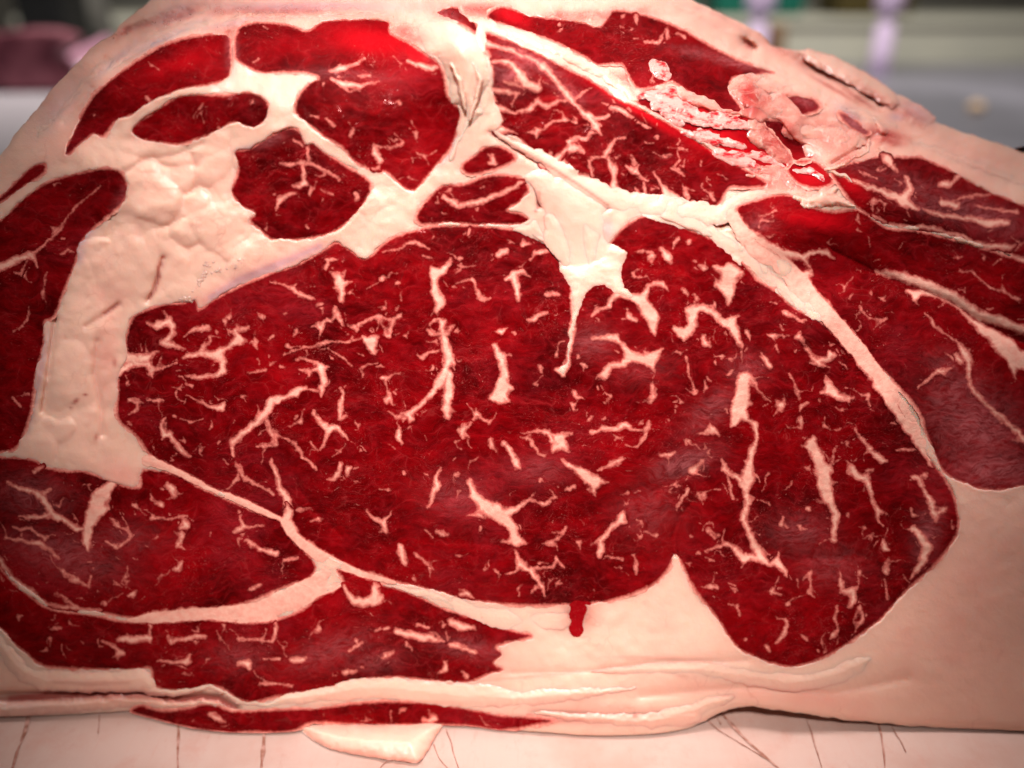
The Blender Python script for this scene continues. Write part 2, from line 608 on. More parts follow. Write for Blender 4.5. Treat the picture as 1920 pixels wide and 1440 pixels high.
MUSCLES['eye'] = [(257, 589), (243, 608), (236, 640), (240, 665), (232, 688), (222, 709), (222, 740), (219, 768),
    (226, 792), (256, 817), (278, 848), (312, 869), (361, 893), (400, 916), (453, 934), (490, 952), (527, 972),
    (543, 988), (564, 1010), (593, 1030), (630, 1048), (687, 1076), (748, 1092), (800, 1104), (882, 1125), (964, 1133),
    (1046, 1134), (1128, 1129), (1189, 1112), (1230, 1092), (1255, 1063), (1266, 1040), (1282, 1063), (1302, 1104),
    (1343, 1157), (1376, 1207), (1405, 1227), (1446, 1243), (1487, 1250), (1540, 1235), (1569, 1219), (1602, 1198),
    (1651, 1161), (1684, 1124), (1707, 1100), (1748, 1063), (1789, 1010), (1797, 973), (1789, 932), (1772, 899),
    (1745, 862), (1712, 813), (1691, 782), (1663, 733), (1642, 709), (1594, 660), (1552, 615), (1535, 601),
    (1489, 577), (1455, 546), (1420, 525), (1395, 495), (1367, 468), (1332, 447), (1283, 426), (1245, 412),
    (1217, 403), (1182, 417), (1154, 442), (1130, 480), (1090, 500), (1050, 490), (1030, 462), (1008, 449),
    (963, 430), (869, 423), (800, 427), (747, 442), (722, 455), (685, 485), (650, 464), (629, 455), (608, 469),
    (556, 497), (504, 515), (445, 539), (400, 563), (372, 582), (368, 560), (347, 567), (306, 571)]
MUSCLES['small_top'] = [(780, 410), (790, 388), (800, 375), (831, 347), (869, 347), (904, 333), (939, 328), (974, 333),
    (991, 354), (974, 378), (950, 394), (976, 400), (993, 415), (960, 421), (887, 421), (835, 418), (795, 421)]
MUSCLES['small_oval'] = [(869, 306), (890, 292), (908, 276), (928, 274), (946, 278), (967, 295), (949, 309), (915, 321), (883, 328), (868, 319)]
MUSCLES['marbled_upper'] = [(908, 62), (940, 70), (975, 84), (1010, 100), (1060, 127), (1110, 152), (1160, 185), (1200, 203),
    (1252, 230), (1297, 257), (1346, 290), (1394, 316), (1440, 345), (1400, 352), (1367, 352), (1345, 385),
    (1311, 385), (1290, 372), (1234, 368), (1189, 372), (1168, 365), (1130, 351), (1109, 330), (1071, 323),
    (1057, 299), (1015, 292), (988, 274), (967, 257), (930, 250), (942, 229), (935, 200), (925, 174), (922, 115), (908, 85)]
MUSCLES['top_ridge'] = [(911, 31), (939, 12), (974, 22), (1008, 31), (1060, 36), (1095, 42), (1126, 50), (1147, 21), (1182, 22),
    (1234, 36), (1287, 59), (1339, 90), (1391, 115), (1450, 135), (1408, 141), (1374, 146), (1370, 174), (1392, 206),
    (1381, 215), (1353, 208), (1339, 194), (1304, 181), (1262, 153), (1240, 160), (1200, 167), (1182, 150),
    (1165, 120), (1119, 122), (1099, 108), (1043, 80), (981, 58), (940, 45)]
MUSCLES['top_sliver'] = [(815, 25), (850, 12), (875, 25), (893, 45), (897, 65), (870, 48), (840, 35)]
MUSCLES['dark_pocket'] = [(1426, 229), (1464, 226), (1488, 257), (1523, 278), (1519, 302), (1495, 306), (1481, 292), (1464, 271), (1443, 247)]
MUSCLES['small_pocket'] = [(1467, 177), (1500, 178), (1530, 190), (1535, 205), (1505, 215), (1495, 205), (1480, 190)]
MUSCLES['purple_strip'] = [(1572, 212), (1590, 216), (1612, 232), (1632, 250), (1620, 252), (1596, 240)]
MUSCLES['wet_band'] = [(1190, 187), (1230, 168), (1290, 190), (1340, 205), (1395, 215), (1430, 232), (1466, 272), (1486, 306), (1450, 318), (1400, 302), (1340, 275), (1280, 242), (1230, 214)]
MUSCLES['red_hollow'] = [(1478, 308), (1520, 300), (1548, 318), (1562, 342), (1540, 352), (1505, 348), (1485, 333)]
MUSCLES['right_upper'] = [(1557, 322), (1575, 312), (1614, 302), (1642, 295), (1691, 295), (1719, 295), (1753, 306), (1802, 330),
    (1854, 358), (1920, 385), (2030, 430), (2030, 520), (1920, 484), (1854, 463), (1802, 446), (1719, 425), (1663, 418),
    (1621, 399), (1594, 375), (1572, 345)]
MUSCLES['right_side'] = [(1384, 387), (1422, 375), (1457, 365), (1488, 368), (1519, 387), (1561, 398), (1610, 394), (1663, 428),
    (1719, 433), (1802, 453), (1854, 470), (1920, 491), (2030, 530), (2030, 905), (1920, 911), (1891, 917), (1850, 918),
    (1809, 907), (1772, 887), (1755, 857), (1737, 813), (1726, 775), (1696, 737), (1650, 688), (1611, 636), (1563, 584),
    (1530, 550), (1508, 515), (1470, 482), (1440, 462), (1412, 441), (1387, 410)]
MUSCLES['bottom_lip'] = [(246, 1334), (266, 1323), (303, 1334), (357, 1327), (389, 1319), (422, 1330), (451, 1334),
    (543, 1330), (605, 1327), (687, 1317), (769, 1317), (830, 1321), (900, 1334), (943, 1342), (1040, 1350),
    (964, 1366), (923, 1370), (882, 1361), (800, 1359), (687, 1360), (589, 1354), (543, 1372), (461, 1372),
    (430, 1375), (361, 1366), (295, 1350)]

# muscle: (height over the fat in mm, rounding width px, ragged edge px)
STYLE = {'upper_left': (-0.3, 14, 3.0), 'upper_middle': (-0.2, 16, 3.0), 'oval': (0.25, 12, 1.6), 'round': (0.5, 18, 2.4),
         'left_edge': (-0.4, 20, 2.0), 'left_sliver': (0.1, 6, 2.0), 'lower_left': (0.3, 18, 2.0), 'bottom': (0.5, 16, 2.2),
         'eye': (0.9, 30, 2.2), 'small_top': (0.1, 10, 2.5), 'small_oval': (0.1, 8, 2.5), 'marbled_upper': (0.3, 16, 3.5),
         'top_ridge': (-0.6, 12, 4.0), 'top_sliver': (-0.2, 6, 3.0), 'dark_pocket': (-0.9, 12, 3.5), 'small_pocket': (-0.2, 8, 4.0),
         'purple_strip': (-0.3, 5, 2.0), 'wet_band': (-0.5, 12, 4.0), 'red_hollow': (-0.8, 10, 4.0), 'right_upper': (0.4, 16, 3.0), 'right_side': (0.3, 20, 2.5), 'bottom_lip': (0.2, 10, 2.5)}

# whole roast against the background and the board
OUTLINE = [(-120, 360), (-60, 322), (0, 290), (30, 250), (60, 214), (95, 172), (130, 132), (160, 102), (190, 76), (215, 62),
    (230, 42), (262, 18), (300, -14), (360, -40), (500, -70), (800, -70), (1100, -50), (1250, -16), (1320, 10), (1380, 38), (1425, 62),
    (1448, 86), (1478, 92), (1520, 96), (1562, 110), (1602, 131), (1640, 152), (1668, 172), (1700, 184), (1735, 206), (1751, 226),
    (1800, 246), (1860, 266), (1920, 287), (2040, 335), (2040, 1388), (1920, 1373), (1800, 1366), (1700, 1360), (1610, 1352), (1528, 1342),
    (1430, 1327), (1384, 1325), (1348, 1338), (1323, 1351), (1282, 1370), (1230, 1380), (1120, 1384), (1040, 1380), (975, 1374), (923, 1372),
    (882, 1362), (800, 1361), (687, 1362), (589, 1357), (543, 1374), (461, 1374), (430, 1377), (361, 1368), (295, 1352),
    (246, 1336), (184, 1341), (82, 1345), (0, 1347), (-120, 1352)]

# ------------------------------------------------------------------ large relief (mm behind the cut plane)
CTRL = [(300, 650, 0), (300, 900, 0.5), (300, 1080, 1), (600, 560, -0.5), (600, 800, -1.5), (600, 1000, -1), (900, 550, -0.5),
    (900, 800, -2.0), (900, 1050, -1.2), (1200, 500, -0.5), (1200, 800, -1.5), (1200, 980, 0.4), (1265, 1030, 2.0), (1400, 600, 0),
    (1500, 850, -1.0), (1480, 1120, -1.8), (1700, 900, 1.0), (1640, 1050, 0), (1300, 1150, 0.3), (1060, 1180, 0.0),
    (0, 600, 5), (-110, 600, 10), (0, 950, 4), (-110, 950, 8), (60, 480, 4), (150, 620, -1.0), (160, 800, -2.2), (120, 870, -2.0), (350, 480, -1.5),
    (200, 400, 0), (300, 330, -0.8), (480, 300, 0), (560, 350, -0.6), (0, 1150, 3.5), (-110, 1200, 7), (120, 1200, 1.5), (400, 1220, -0.5), (700, 1200, -0.5),
    (130, 280, 3), (200, 170, 4.5), (320, 95, 8), (410, 70, 10), (330, 220, 1.0), (260, 240, 1.0), (280, 140, 3.0),
    (0, 330, 20), (60, 225, 27), (130, 145, 33), (190, 90, 40), (240, 50, 48), (300, -5, 58), (80, 270, 14), (180, 130, 18), (320, 45, 25),
    (450, 25, 26), (440, -40, 55), (620, 5, 32), (650, -50, 55), (560, 75, 11), (700, 60, 15), (650, 110, 8), (700, 160, 1.5), (480, 125, 4),
    (620, 160, 1.0), (820, 70, 6), (800, 230, 1.2), (740, 300, 0.3), (800, -50, 55), (790, 10, 28), (740, 25, 20), (860, 60, -2.0), (880, 150, -1.0), (850, 270, 0.0),
    (1100, 250, 2.0), (1000, 180, 1.5), (950, 90, 2.5), (1043, 100, 4.0), (1180, 190, 5.0), (1300, 270, 5.5), (1420, 345, 6.0), (1200, 340, 1.2), (1330, 370, 2.0),
    (1043, 70, 14), (1120, 90, 19), (1160, 140, 13), (1250, 100, 26), (1220, 140, 16), (1300, 195, 13), (1400, 240, 13), (1480, 320, 14), (1420, 180, 22),
    (950, 25, 18), (930, -30, 45), (1100, 10, 36), (1200, 0, 46), (1330, 30, 58), (1300, 70, 38), (1400, 130, 36), (1440, 95, 60), (1500, 110, 62),
    (1560, 125, 64), (1640, 165, 64), (1745, 225, 60), (1600, 190, 44), (1500, 200, 30), (1500, 280, 26), (1550, 260, 28), (1560, 315, 15), (1530, 370, 8), (1620, 260, 34),
    (1660, 240, 42), (1650, 300, 26), (1720, 280, 40), (1800, 260, 58), (1920, 300, 58), (2040, 345, 58), (1780, 330, 32), (1920, 400, 34), (1850, 340, 42), (2040, 470, 34),
    (1680, 360, 24), (1780, 400, 26), (1460, 385, 4), (1500, 420, 4.0), (1560, 430, 8), (1620, 450, 14), (1600, 500, 15), (1530, 500, 8), (1720, 470, 22), (1850, 500, 25),
    (1700, 560, 14), (1800, 600, 16), (1920, 640, 18), (2040, 700, 18), (1620, 600, 7.5), (1750, 750, 7), (1800, 720, 9), (1900, 800, 12), (2040, 850, 14), (1760, 860, 4.5), (1850, 905, 4.5),
    (1900, 980, 3.5), (2040, 1000, 7), (1900, 1150, 0.5), (2040, 1200, 4), (1800, 1200, -1.0), (1700, 1230, -2.5), (1500, 1285, -4.0), (1300, 1260, -3.2), (1100, 1270, -3.5),
    (1000, 430, 0), (1090, 400, -0.8), (1330, 420, 0.2), (1420, 470, 0.2), (1550, 590, 1.0), (1680, 750, 1.2)]
BASE_PTS = [(-120, 1352, 0), (0, 1347, 0), (120, 1343, 0), (246, 1336, 0), (361, 1368, 0), (461, 1374, 0), (543, 1374, 0), (640, 1358, 0),
    (760, 1360, 0), (882, 1362, 0), (975, 1374, 0), (1120, 1384, 0), (1230, 1380, 0), (1323, 1351, 2.0), (1384, 1325, 5.0), (1500, 1338, 4.0), (1610, 1352, 2.5),
    (1750, 1363, 1.0), (1920, 1373, 0.3), (2040, 1388, 0)]
for (bx, by, lift) in BASE_PTS:
    a_, dy_, dz_ = ray(bx, by)
    n_ = math.sqrt(a_ * a_ + dy_ * dy_ + dz_ * dz_)
    CTRL.append((bx, by, (t_board(bx, by, 0.0006 + lift / 1000) - t_plane(bx, by)) * n_ * 1000))

FX0, FY0, FX1, FY1 = -140, -100, 2060, 1400
BASEF = Field(FX0, FY0, FX1, FY1, 4)


def rbf_fill(field, ctrl):
    P = np.array([(c[0], c[1]) for c in ctrl], float) / 200.0
    v = np.array([c[2] for c in ctrl], float)
    n = len(P)
    r = np.hypot(P[:, None, 0] - P[None, :, 0], P[:, None, 1] - P[None, :, 1])
    K = r + np.eye(n) * 0.03          # biharmonic-like linear kernel: no overshoot
    A = np.zeros((n + 1, n + 1))
    A[:n, :n] = -K
    A[:n, n] = 1
    A[n, :n] = 1
    sol = np.linalg.solve(A, np.append(v, 0))
    X, Y = field.X / 200.0, field.Y / 200.0
    out = np.full(X.shape, sol[n])
    for i in range(n):
        out -= sol[i] * np.sqrt((X - P[i, 0]) ** 2 + (Y - P[i, 1]) ** 2 + 0.012)
    return out


def blur(a, k):
    for _ in range(2):
        for ax in (0, 1):
            c = np.cumsum(np.concatenate([np.repeat(np.take(a, [0], ax), k + 1, ax), a, np.repeat(np.take(a, [-1], ax), k, ax)], ax), ax)
            n = a.shape[ax]
            hi = np.take(c, np.arange(2 * k + 1, 2 * k + 1 + n), ax)
            lo = np.take(c, np.arange(0, n), ax)
            a = (hi - lo) / (2 * k + 1)
    return a


BASEF.v = blur(rbf_fill(BASEF, CTRL), 2) / 1000.0

# signed distance of each muscle on the coarse lattice
SDF = {}
UNION = Field(FX0, FY0, FX1, FY1, 4)
UNION.v[:] = 1e3
for k, P in MUSCLES.items():
    PP = catmull(P, True, 3)
    f = Field(FX0, FY0, FX1, FY1, 4)
    x0, y0 = PP.min(0) - 60
    x1, y1 = PP.max(0) + 60
    i0, i1 = max(0, int((x0 - FX0) // 4)), min(len(f.xs), int((x1 - FX0) // 4) + 1)
    j0, j1 = max(0, int((y0 - FY0) // 4)), min(len(f.ys), int((y1 - FY0) // 4) + 1)
    f.v[:] = 60.0
    f.v[j0:j1, i0:i1] = np.minimum(60, poly_sdf(f.X[j0:j1, i0:i1], f.Y[j0:j1, i0:i1], PP))
    SDF[k] = f
    rag = STYLE[k][2]
    UNION.v = np.minimum(UNION.v, f.v)

# ------------------------------------------------------------------ traced flecks of marbling (tile, branches as flat x,y,width)
FL = []


def F(tile, *branches):
    FL.append([T(tile, trip(b)) for b in branches])


def dots(tile, *pts):
    for (x, y, d) in pts:
        a = random.uniform(0, 3.14)
        l = d * random.uniform(0.15, 0.5)
        F(tile, [x - l * math.cos(a), y - l * math.sin(a), d * 0.75, x + l * math.cos(a), y + l * math.sin(a), d * 0.55])


# --- left half of the eye
F(B1, [850,600,40, 920,590,40, 935,640,30, 880,700,30, 930,710,30, 990,730,15], [790,590,8, 850,605,20], [920,570,12, 900,590,20])
F(B1, [620,755,60, 700,785,56, 790,780,40, 850,750,10], [640,850,60, 720,810,30, 800,810,25, 820,850,20, 820,890,6], [830,850,20, 900,830,12, 950,805,8])
F(B1, [990,780,20, 1080,755,30, 1170,760,40, 1205,800,35, 1210,850,40, 1150,880,25, 1070,885,25, 1000,875,8],
  [1170,760,35, 1240,720,25, 1290,690,50, 1330,690,12], [1290,680,45, 1270,630,20, 1340,615,10], [1090,740,8, 1130,690,15, 1130,665,6])
F(B1, [1000,665,10, 1050,630,12, 1100,612,8, 1130,618,5])
F(B1, [1360,690,14, 1380,695,16, 1390,730,6])
F(B1, [700,1005,10, 750,1020,22, 745,1060,22, 700,1085,8])
F(B1, [800,1005,10, 860,1015,16, 885,1010,8])
F(B1, [1090,1015,12, 1130,1045,25, 1190,1050,40, 1215,1025,10])
F(B1, [885,1105,14, 870,1150,18, 885,1195,26, 920,1195,36, 945,1240,22, 980,1285,28, 1030,1310,10], [885,1195,22, 870,1225,8])
F(B1, [1280,1360,8, 1310,1410,10, 1340,1440,10])
dots(B1, (950,1095,20), (1185,1240,14), (825,1275,18), (1240,560,16), (1420,560,18), (690,920,10), (1030,930,8))
F(B2, [110,1310,16, 105,1240,26, 150,1195,28, 220,1140,36, 275,1090,45, 320,1010,50, 400,985,30, 440,965,50, 500,940,16],
  [290,1120,14, 315,1180,22, 330,1245,14], [235,1265,10, 270,1255,14, 345,1250,10], [335,1185,8, 390,1215,8, 440,1245,12, 490,1310,12, 555,1385,8])
F(B2, [450,785,10, 490,780,14, 540,800,12, 580,830,30, 590,890,40, 590,950,34, 582,990,10], [465,850,8, 520,848,10, 575,835,14],
  [500,950,8, 560,960,10], [580,830,14, 625,828,6])
F(B2, [685,950,20, 705,975,22, 690,1030,30, 690,1070,36, 685,1110,20, 720,1100,14])
F(B2, [545,1070,16, 575,1130,28, 630,1165,30, 610,1210,20, 595,1250,10], [630,1165,24, 670,1155,30, 700,1190,22, 730,1225,10])
F(B2, [520,1235,8, 560,1280,8])
F(B2, [300,370,6, 370,375,12, 420,400,16, 450,430,22, 490,450,26, 550,460,8], [430,400,16, 455,385,6])
F(B2, [610,290,26, 620,255,34, 660,245,14])
F(B2, [630,320,10, 670,340,44, 685,390,44, 690,440,40, 690,470,30], [690,375,25, 745,370,10])
F(B2, [560,590,14, 578,610,36, 580,630,12], [590,600,22, 640,570,12, 665,540,26, 690,575,22, 700,600,10], [660,530,10, 658,505,5])
F(B2, [575,490,22, 560,497,14])
F(B2, [765,610,16, 780,630,18, 790,605,16, 850,570,18, 890,560,10, 940,575,8, 975,575,16, 1000,560,22, 1015,545,6], [975,580,14, 955,620,18, 950,655,22, 930,660,8])
F(B2, [810,670,20, 850,690,60, 855,740,24, 868,755,8], [890,670,14, 850,690,30])
F(B2, [380,765,6, 450,735,10, 600,700,8, 720,695,8, 800,680,6])
F(B2, [620,725,6, 700,780,6])
F(B2, [1200,320,60, 1240,315,50, 1285,255,16], [1195,320,50, 1195,380,42, 1200,430,60, 1225,475,50, 1210,510,32, 1215,545,10])
F(B2, [1190,580,8, 1215,575,20, 1240,590,40, 1235,640,28, 1250,700,50, 1260,740,56, 1275,780,36, 1250,850,40, 1220,910,50, 1170,980,30, 1120,1030,24, 1060,1080,30, 1010,1080,10],
  [1270,760,26, 1300,810,16, 1305,840,8], [1270,870,40, 1275,930,60, 1260,990,46, 1260,1060,40, 1265,1090,44], [1060,1080,28, 1080,1110,22],
  [1210,745,12, 1160,750,14, 1135,780,22, 1110,770,6], [1150,630,10, 1180,660,16, 1220,650,8])
F(B2, [920,208,6, 1000,195,9, 1050,165,14, 1090,155,18, 1130,175,18, 1165,190,8])
F(B2, [1130,230,12, 1180,240,9])
F(B2, [915,885,16, 935,890,22, 940,940,8, 945,985,14, 970,1030,12], [945,990,12, 920,1003,6])
F(B2, [940,1065,6, 1000,1100,7, 1030,1105,8])
F(B2, [1000,1180,24, 1000,1210,36, 1020,1240,14])
F(B2, [800,890,6, 800,840,10, 815,830,6])
F(B2, [360,825,16, 385,830,8])
F(B2, [185,855,8, 230,862,10, 280,845,8])
F(B2, [690,1360,20, 680,1400,24, 650,1430,24, 610,1435,8])
F(B2, [225,690,14, 235,730,6])
F(B2, [295,685,8, 325,665,20])
dots(B2, (1000,382,26), (1180,832,10), (725,1388,46), (270,565,18), (390,542,16), (80,560,16), (455,640,12), (65,585,12), (405,715,12),
     (300,775,9), (640,785,12), (470,1125,9), (790,1275,10), (910,350,12), (1300,400,12), (1355,395,12), (1385,100,24), (255,1195,14), (720,655,10))
F(B2, [1350,1150,20, 1345,1190,30, 1350,1210,14])
# --- middle of the eye
F(B3, [240,355,14, 260,375,16, 265,410,14, 285,440,16, 310,470,8, 345,465,5])
F(B3, [430,350,20, 470,335,40, 520,315,20], [470,350,36, 490,400,36, 497,440,36, 497,470,20])
F(B3, [370,640,14, 400,640,36, 430,620,10])
F(B3, [555,580,14, 580,570,30, 610,550,24, 655,540,18])
F(B3, [585,215,10, 620,215,28, 650,205,14])
F(B3, [520,170,24, 545,160,10])
F(B3, [385,225,16, 425,205,24])
F(B3, [640,435,16, 680,430,24, 720,440,8])
F(B3, [370,715,30, 395,770,40, 415,830,44, 420,880,46, 410,930,80, 395,980,90, 340,1005,10], [410,930,60, 455,940,16], [420,980,40, 440,1010,16])
F(B3, [895,550,16, 930,520,24, 980,500,24, 1000,460,36, 1040,430,40, 1100,450,40, 1160,470,60, 1190,520,80, 1220,560,80, 1225,610,50, 1230,655,12],
  [1170,460,50, 1190,410,34, 1195,390,24, 1240,380,28, 1280,380,30, 1300,420,10])
F(B3, [1190,250,10, 1215,235,34, 1215,260,12])
F(B3, [1120,208,6, 1180,205,10, 1220,215,14])
F(B3, [1270,195,16, 1295,230,40, 1320,265,14])
F(B3, [1085,520,8, 1090,550,26, 1125,578,8])
F(B3, [895,680,20, 960,675,30, 1020,675,36, 1050,705,16], [1020,665,20, 1035,655,6])
F(B3, [1060,710,30, 1090,760,60, 1150,785,50, 1210,790,70, 1250,760,40, 1280,730,14], [1210,800,50, 1225,850,14],
  [1090,790,36, 1040,820,34, 990,825,30, 960,870,36, 920,885,10], [960,870,26, 970,890,12])
F(B3, [790,955,8, 805,970,24, 815,990,10])
F(B3, [835,815,12, 865,830,10])
F(B3, [610,825,22, 615,855,14])
F(B3, [580,920,6, 600,930,10])
F(B3, [790,1030,10, 790,1060,18, 810,1060,6])
F(B3, [1225,940,14, 1225,990,18, 1205,1015,8])
F(B3, [965,1020,5, 1000,990,8])
F(B3, [270,1060,10, 275,1085,24, 250,1110,10], [275,1090,20, 310,1115,14, 340,1135,8])
F(B3, [240,1130,10, 200,1165,30, 195,1200,20, 180,1165,8])
F(B3, [590,1175,14, 640,1185,14, 690,1195,20, 720,1220,60, 740,1250,40, 700,1265,40, 685,1285,12], [740,1200,20, 790,1190,10], [750,1265,20, 775,1290,8], [650,1190,20, 680,1225,30])
F(B3, [890,1180,18, 950,1165,28, 1030,1160,36, 1075,1140,36, 1110,1160,20, 1160,1170,12, 1200,1160,16, 1205,1125,8], [1130,1260,6, 1170,1220,20, 1200,1160,14])
F(B3, [410,1240,30, 440,1270,36, 465,1310,36, 485,1360,44, 500,1385,14])
F(B3, [345,1225,20, 350,1260,10])
F(B3, [510,1210,6, 550,1220,10, 570,1225,16, 578,1260,24, 600,1290,12, 640,1305,20])
F(B3, [930,1390,14, 990,1360,24, 1060,1325,30, 1075,1320,8])
F(B3, [1260,1310,16, 1310,1310,24, 1340,1290,8])
dots(B3, (1400,1235,26), (475,650,16), (185,245,12), (1120,340,10), (700,770,14), (165,1415,16), (880,1110,26), (960,1110,14))
# --- right half of the eye
F(B4, [210,130,14, 190,160,16, 185,190,10])
F(B4, [320,280,12, 345,290,14, 365,292,7])
F(B4, [410,290,24, 450,310,40, 490,315,80, 550,320,20], [480,330,100, 475,380,90, 475,430,70, 480,495,12], [440,400,40, 415,390,20])
F(B4, [230,410,16, 245,425,30, 260,440,8])
F(B4, [290,440,10, 305,465,10])
F(B4, [180,620,30, 220,640,50, 250,640,60, 285,600,56, 285,540,60, 320,510,40, 350,510,40, 380,520,36, 410,560,36, 455,590,50, 490,600,60, 510,640,50, 530,690,28, 550,715,12],
  [250,520,14, 270,530,40], [490,580,40, 495,560,10], [240,660,40, 240,680,14])
F(B4, [340,675,20, 350,705,26, 370,710,14])
F(B4, [575,640,24, 585,660,22, 590,690,8])
F(B4, [690,655,10, 715,660,34, 725,685,8], [720,655,12, 770,655,10, 800,665,6])
F(B4, [785,540,30, 830,555,14, 870,580,12, 905,570,8])
F(B4, [700,480,5, 735,490,9])
F(B4, [755,600,6, 770,640,7])
F(B4, [840,670,14, 860,665,26, 860,640,6], [860,670,10, 880,690,5])
F(B4, [735,715,14, 745,750,10])
F(B4, [665,755,8, 680,790,30, 695,825,24])
F(B4, [905,735,8, 930,780,18, 965,800,24, 1010,785,24, 1035,765,34, 1055,770,8], [1025,765,20, 1025,745,6], [965,800,14, 968,820,6])
F(B4, [410,770,6, 445,770,24, 440,790,10])
F(B4, [255,780,14, 260,830,14, 265,880,10, 280,930,6, 300,970,10])
F(B4, [80,945,12, 75,990,20, 55,1015,8])
F(B4, [500,840,14, 490,860,22, 470,870,6])
F(B4, [580,865,24, 560,890,70, 550,960,90, 545,1020,100, 525,1080,80, 505,1130,44, 495,1155,12], [570,1010,50, 605,1030,8],
  [545,1080,60, 580,1115,24, 620,1140,36, 628,1190,36, 625,1240,22, 600,1290,40, 590,1350,50, 580,1440,54], [590,880,12, 625,925,16, 650,965,10, 700,1010,6])
FL[-1] += [T(C4, trip(b)) for b in ([488,122,46, 485,170,30, 492,230,30, 472,300,28, 500,370,28, 530,430,40, 550,475,44, 600,515,10],
  [370,20,12, 390,70,22, 440,110,18, 475,140,20], [550,470,30, 470,480,30, 440,440,24, 400,415,18, 360,425,14, 300,450,6], [515,80,14, 550,130,6])]
F(C4, [400,100,8, 415,170,14, 420,205,6])
F(B4, [765,1020,10, 760,1035,36, 765,1060,10], [740,1010,8, 765,1030,16])
F(B4, [800,870,8, 830,920,8, 850,960,10, 865,1000,8])
F(B4, [905,1025,16, 880,1040,24, 870,1065,10])
F(B4, [1000,870,10, 1015,920,30, 1030,960,60, 1070,985,40, 1110,1000,18, 1150,990,12], [1010,970,36, 980,970,10], [1120,1000,10, 1130,1015,6])
F(B4, [1200,980,6, 1230,975,16, 1225,1000,6])
F(B4, [850,1115,14, 870,1120,30, 872,1160,8])
F(B4, [990,1100,6, 995,1150,8])
F(B4, [1165,1170,6, 1190,1215,20, 1240,1265,16, 1275,1310,36, 1310,1335,36, 1335,1340,8])
F(B4, [880,1260,10, 920,1260,40, 940,1220,40], [930,1250,60, 960,1320,60, 985,1380,70, 995,1440,76], [1010,1370,40, 1045,1390,14])
FL[-1] += [T(C4, trip([835,80,62, 850,170,60, 870,230,40, 895,280,36, 890,340,36, 885,400,20]))]
F(B4, [1060,1250,6, 1050,1290,8, 1035,1340,10])
F(B4, [380,1140,10, 390,1165,40, 430,1195,14], [385,1175,24, 340,1190,16, 300,1195,6])
F(B4, [50,1130,8, 40,1170,14, 10,1230,20, 0,1250,8])
F(B4, [1140,1370,14, 1155,1400,24, 1190,1425,24, 1230,1430,8])
F(B4, [1390,1285,12, 1440,1280,20, 1520,1275,14])
dots(B4, (265,155,20), (1245,1390,20), (690,1410,14), (835,750,10), (975,1010,10), (200,1040,18), (265,1235,18), (150,1115,14))
F(C4, [605,510,12, 630,490,24, 630,450,6], [630,505,40, 660,545,22, 672,560,8])
F(C4, [965,65,30, 985,100,40, 1035,120,26, 1055,170,24, 1060,220,18, 1085,260,18, 1095,310,16, 1115,330,6], [1030,115,20, 1040,90,10])
F(C4, [645,325,18, 655,295,10])
F(C4, [910,540,10, 925,590,18, 920,630,18, 970,635,34, 980,670,36, 960,700,24])
F(C4, [900,700,10, 895,760,10, 905,800,10, 885,830,20, 870,850,6])
F(C4, [1005,700,10, 1020,750,16, 985,810,10, 970,830,6])
F(C4, [1120,400,14, 1120,430,36, 1140,440,8])
F(C4, [1135,485,10, 1125,540,26])
F(C4, [1125,570,7, 1135,670,9])
F(C4, [670,770,10, 665,820,24, 630,860,20])
F(C4, [740,830,8, 765,850,14])
F(C4, [440,700,8, 460,735,12])
F(C4, [600,630,14, 640,650,8])
F(C4, [325,610,20, 350,620,7])
F(C4, [415,590,8, 435,605,7])
F(C4, [240,80,36, 265,60,20, 285,30,8])
F(C4, [215,170,24, 190,220,16, 170,260,6])
F(C4, [290,195,14, 265,190,6])
F(C4, [310,345,7, 345,385,8])
F(C4, [780,550,8, 785,620,14, 770,630,6])
dots(C4, (770,255,30), (730,340,9), (235,378,14), (590,230,10), (485,850,12), (590,890,26), (820,910,12), (1055,75,16), (275,322,9), (270,460,16), (1000,545,16), (680,690,14))
F(C5, [710,110,20, 740,120,26, 770,180,20, 800,230,30, 815,310,14], [815,280,20, 850,265,24, 865,255,8])
F(C5, [705,260,16, 712,280,24])
F(C5, [715,345,28, 750,380,40, 780,430,44, 760,480,40, 740,520,34, 705,570,16])
dots(C5, (770,105,14), (890,345,9))
# --- lower eye
F(C3, [620,35,16, 680,72,34, 730,105,54, 765,140,50, 770,170,10], [770,125,40, 828,130,8])
F(C3, [190,125,20, 215,190,40, 260,240,60, 300,260,76, 350,290,60, 380,320,44, 395,370,44, 410,400,50], [345,400,16, 400,405,24, 455,405,10],
  [370,270,40, 420,250,20, 470,212,12, 510,225,12, 540,235,20, 590,205,6], [240,280,20, 255,295,6])
F(C3, [65,65,7, 45,110,24, 50,150,36, 25,200,24, 5,245,8])
F(C3, [410,455,20, 430,510,30, 480,540,24, 520,590,26, 540,650,14], [430,515,16, 400,545,12, 360,555,6], [485,530,14, 530,520,12, 580,520,10, 590,480,8],
  [595,485,14, 630,520,8], [500,615,14, 475,640,6])
F(C3, [530,415,10, 570,415,14, 590,400,8])
F(C3, [600,390,7, 640,340,7])
F(C3, [905,270,10, 890,300,40, 850,335,22, 815,380,22, 795,400,30, 795,450,36, 795,475,14], [900,310,24, 915,315,6])
F(C3, [950,465,12, 960,520,16, 962,550,8])
F(C3, [820,470,7, 900,485,7])
F(C3, [50,355,12, 75,368,22, 100,375,8])
F(C3, [150,650,10, 190,645,24, 215,660,6])
dots(C3, (242,345,20), (520,130,24), (655,160,30), (140,95,12), (1050,375,14), (695,405,14), (920,180,10), (20,525,8))
F(C2, [700,265,7, 740,300,14, 775,320,22, 790,360,14], [775,320,18, 800,290,12, 810,260,6])
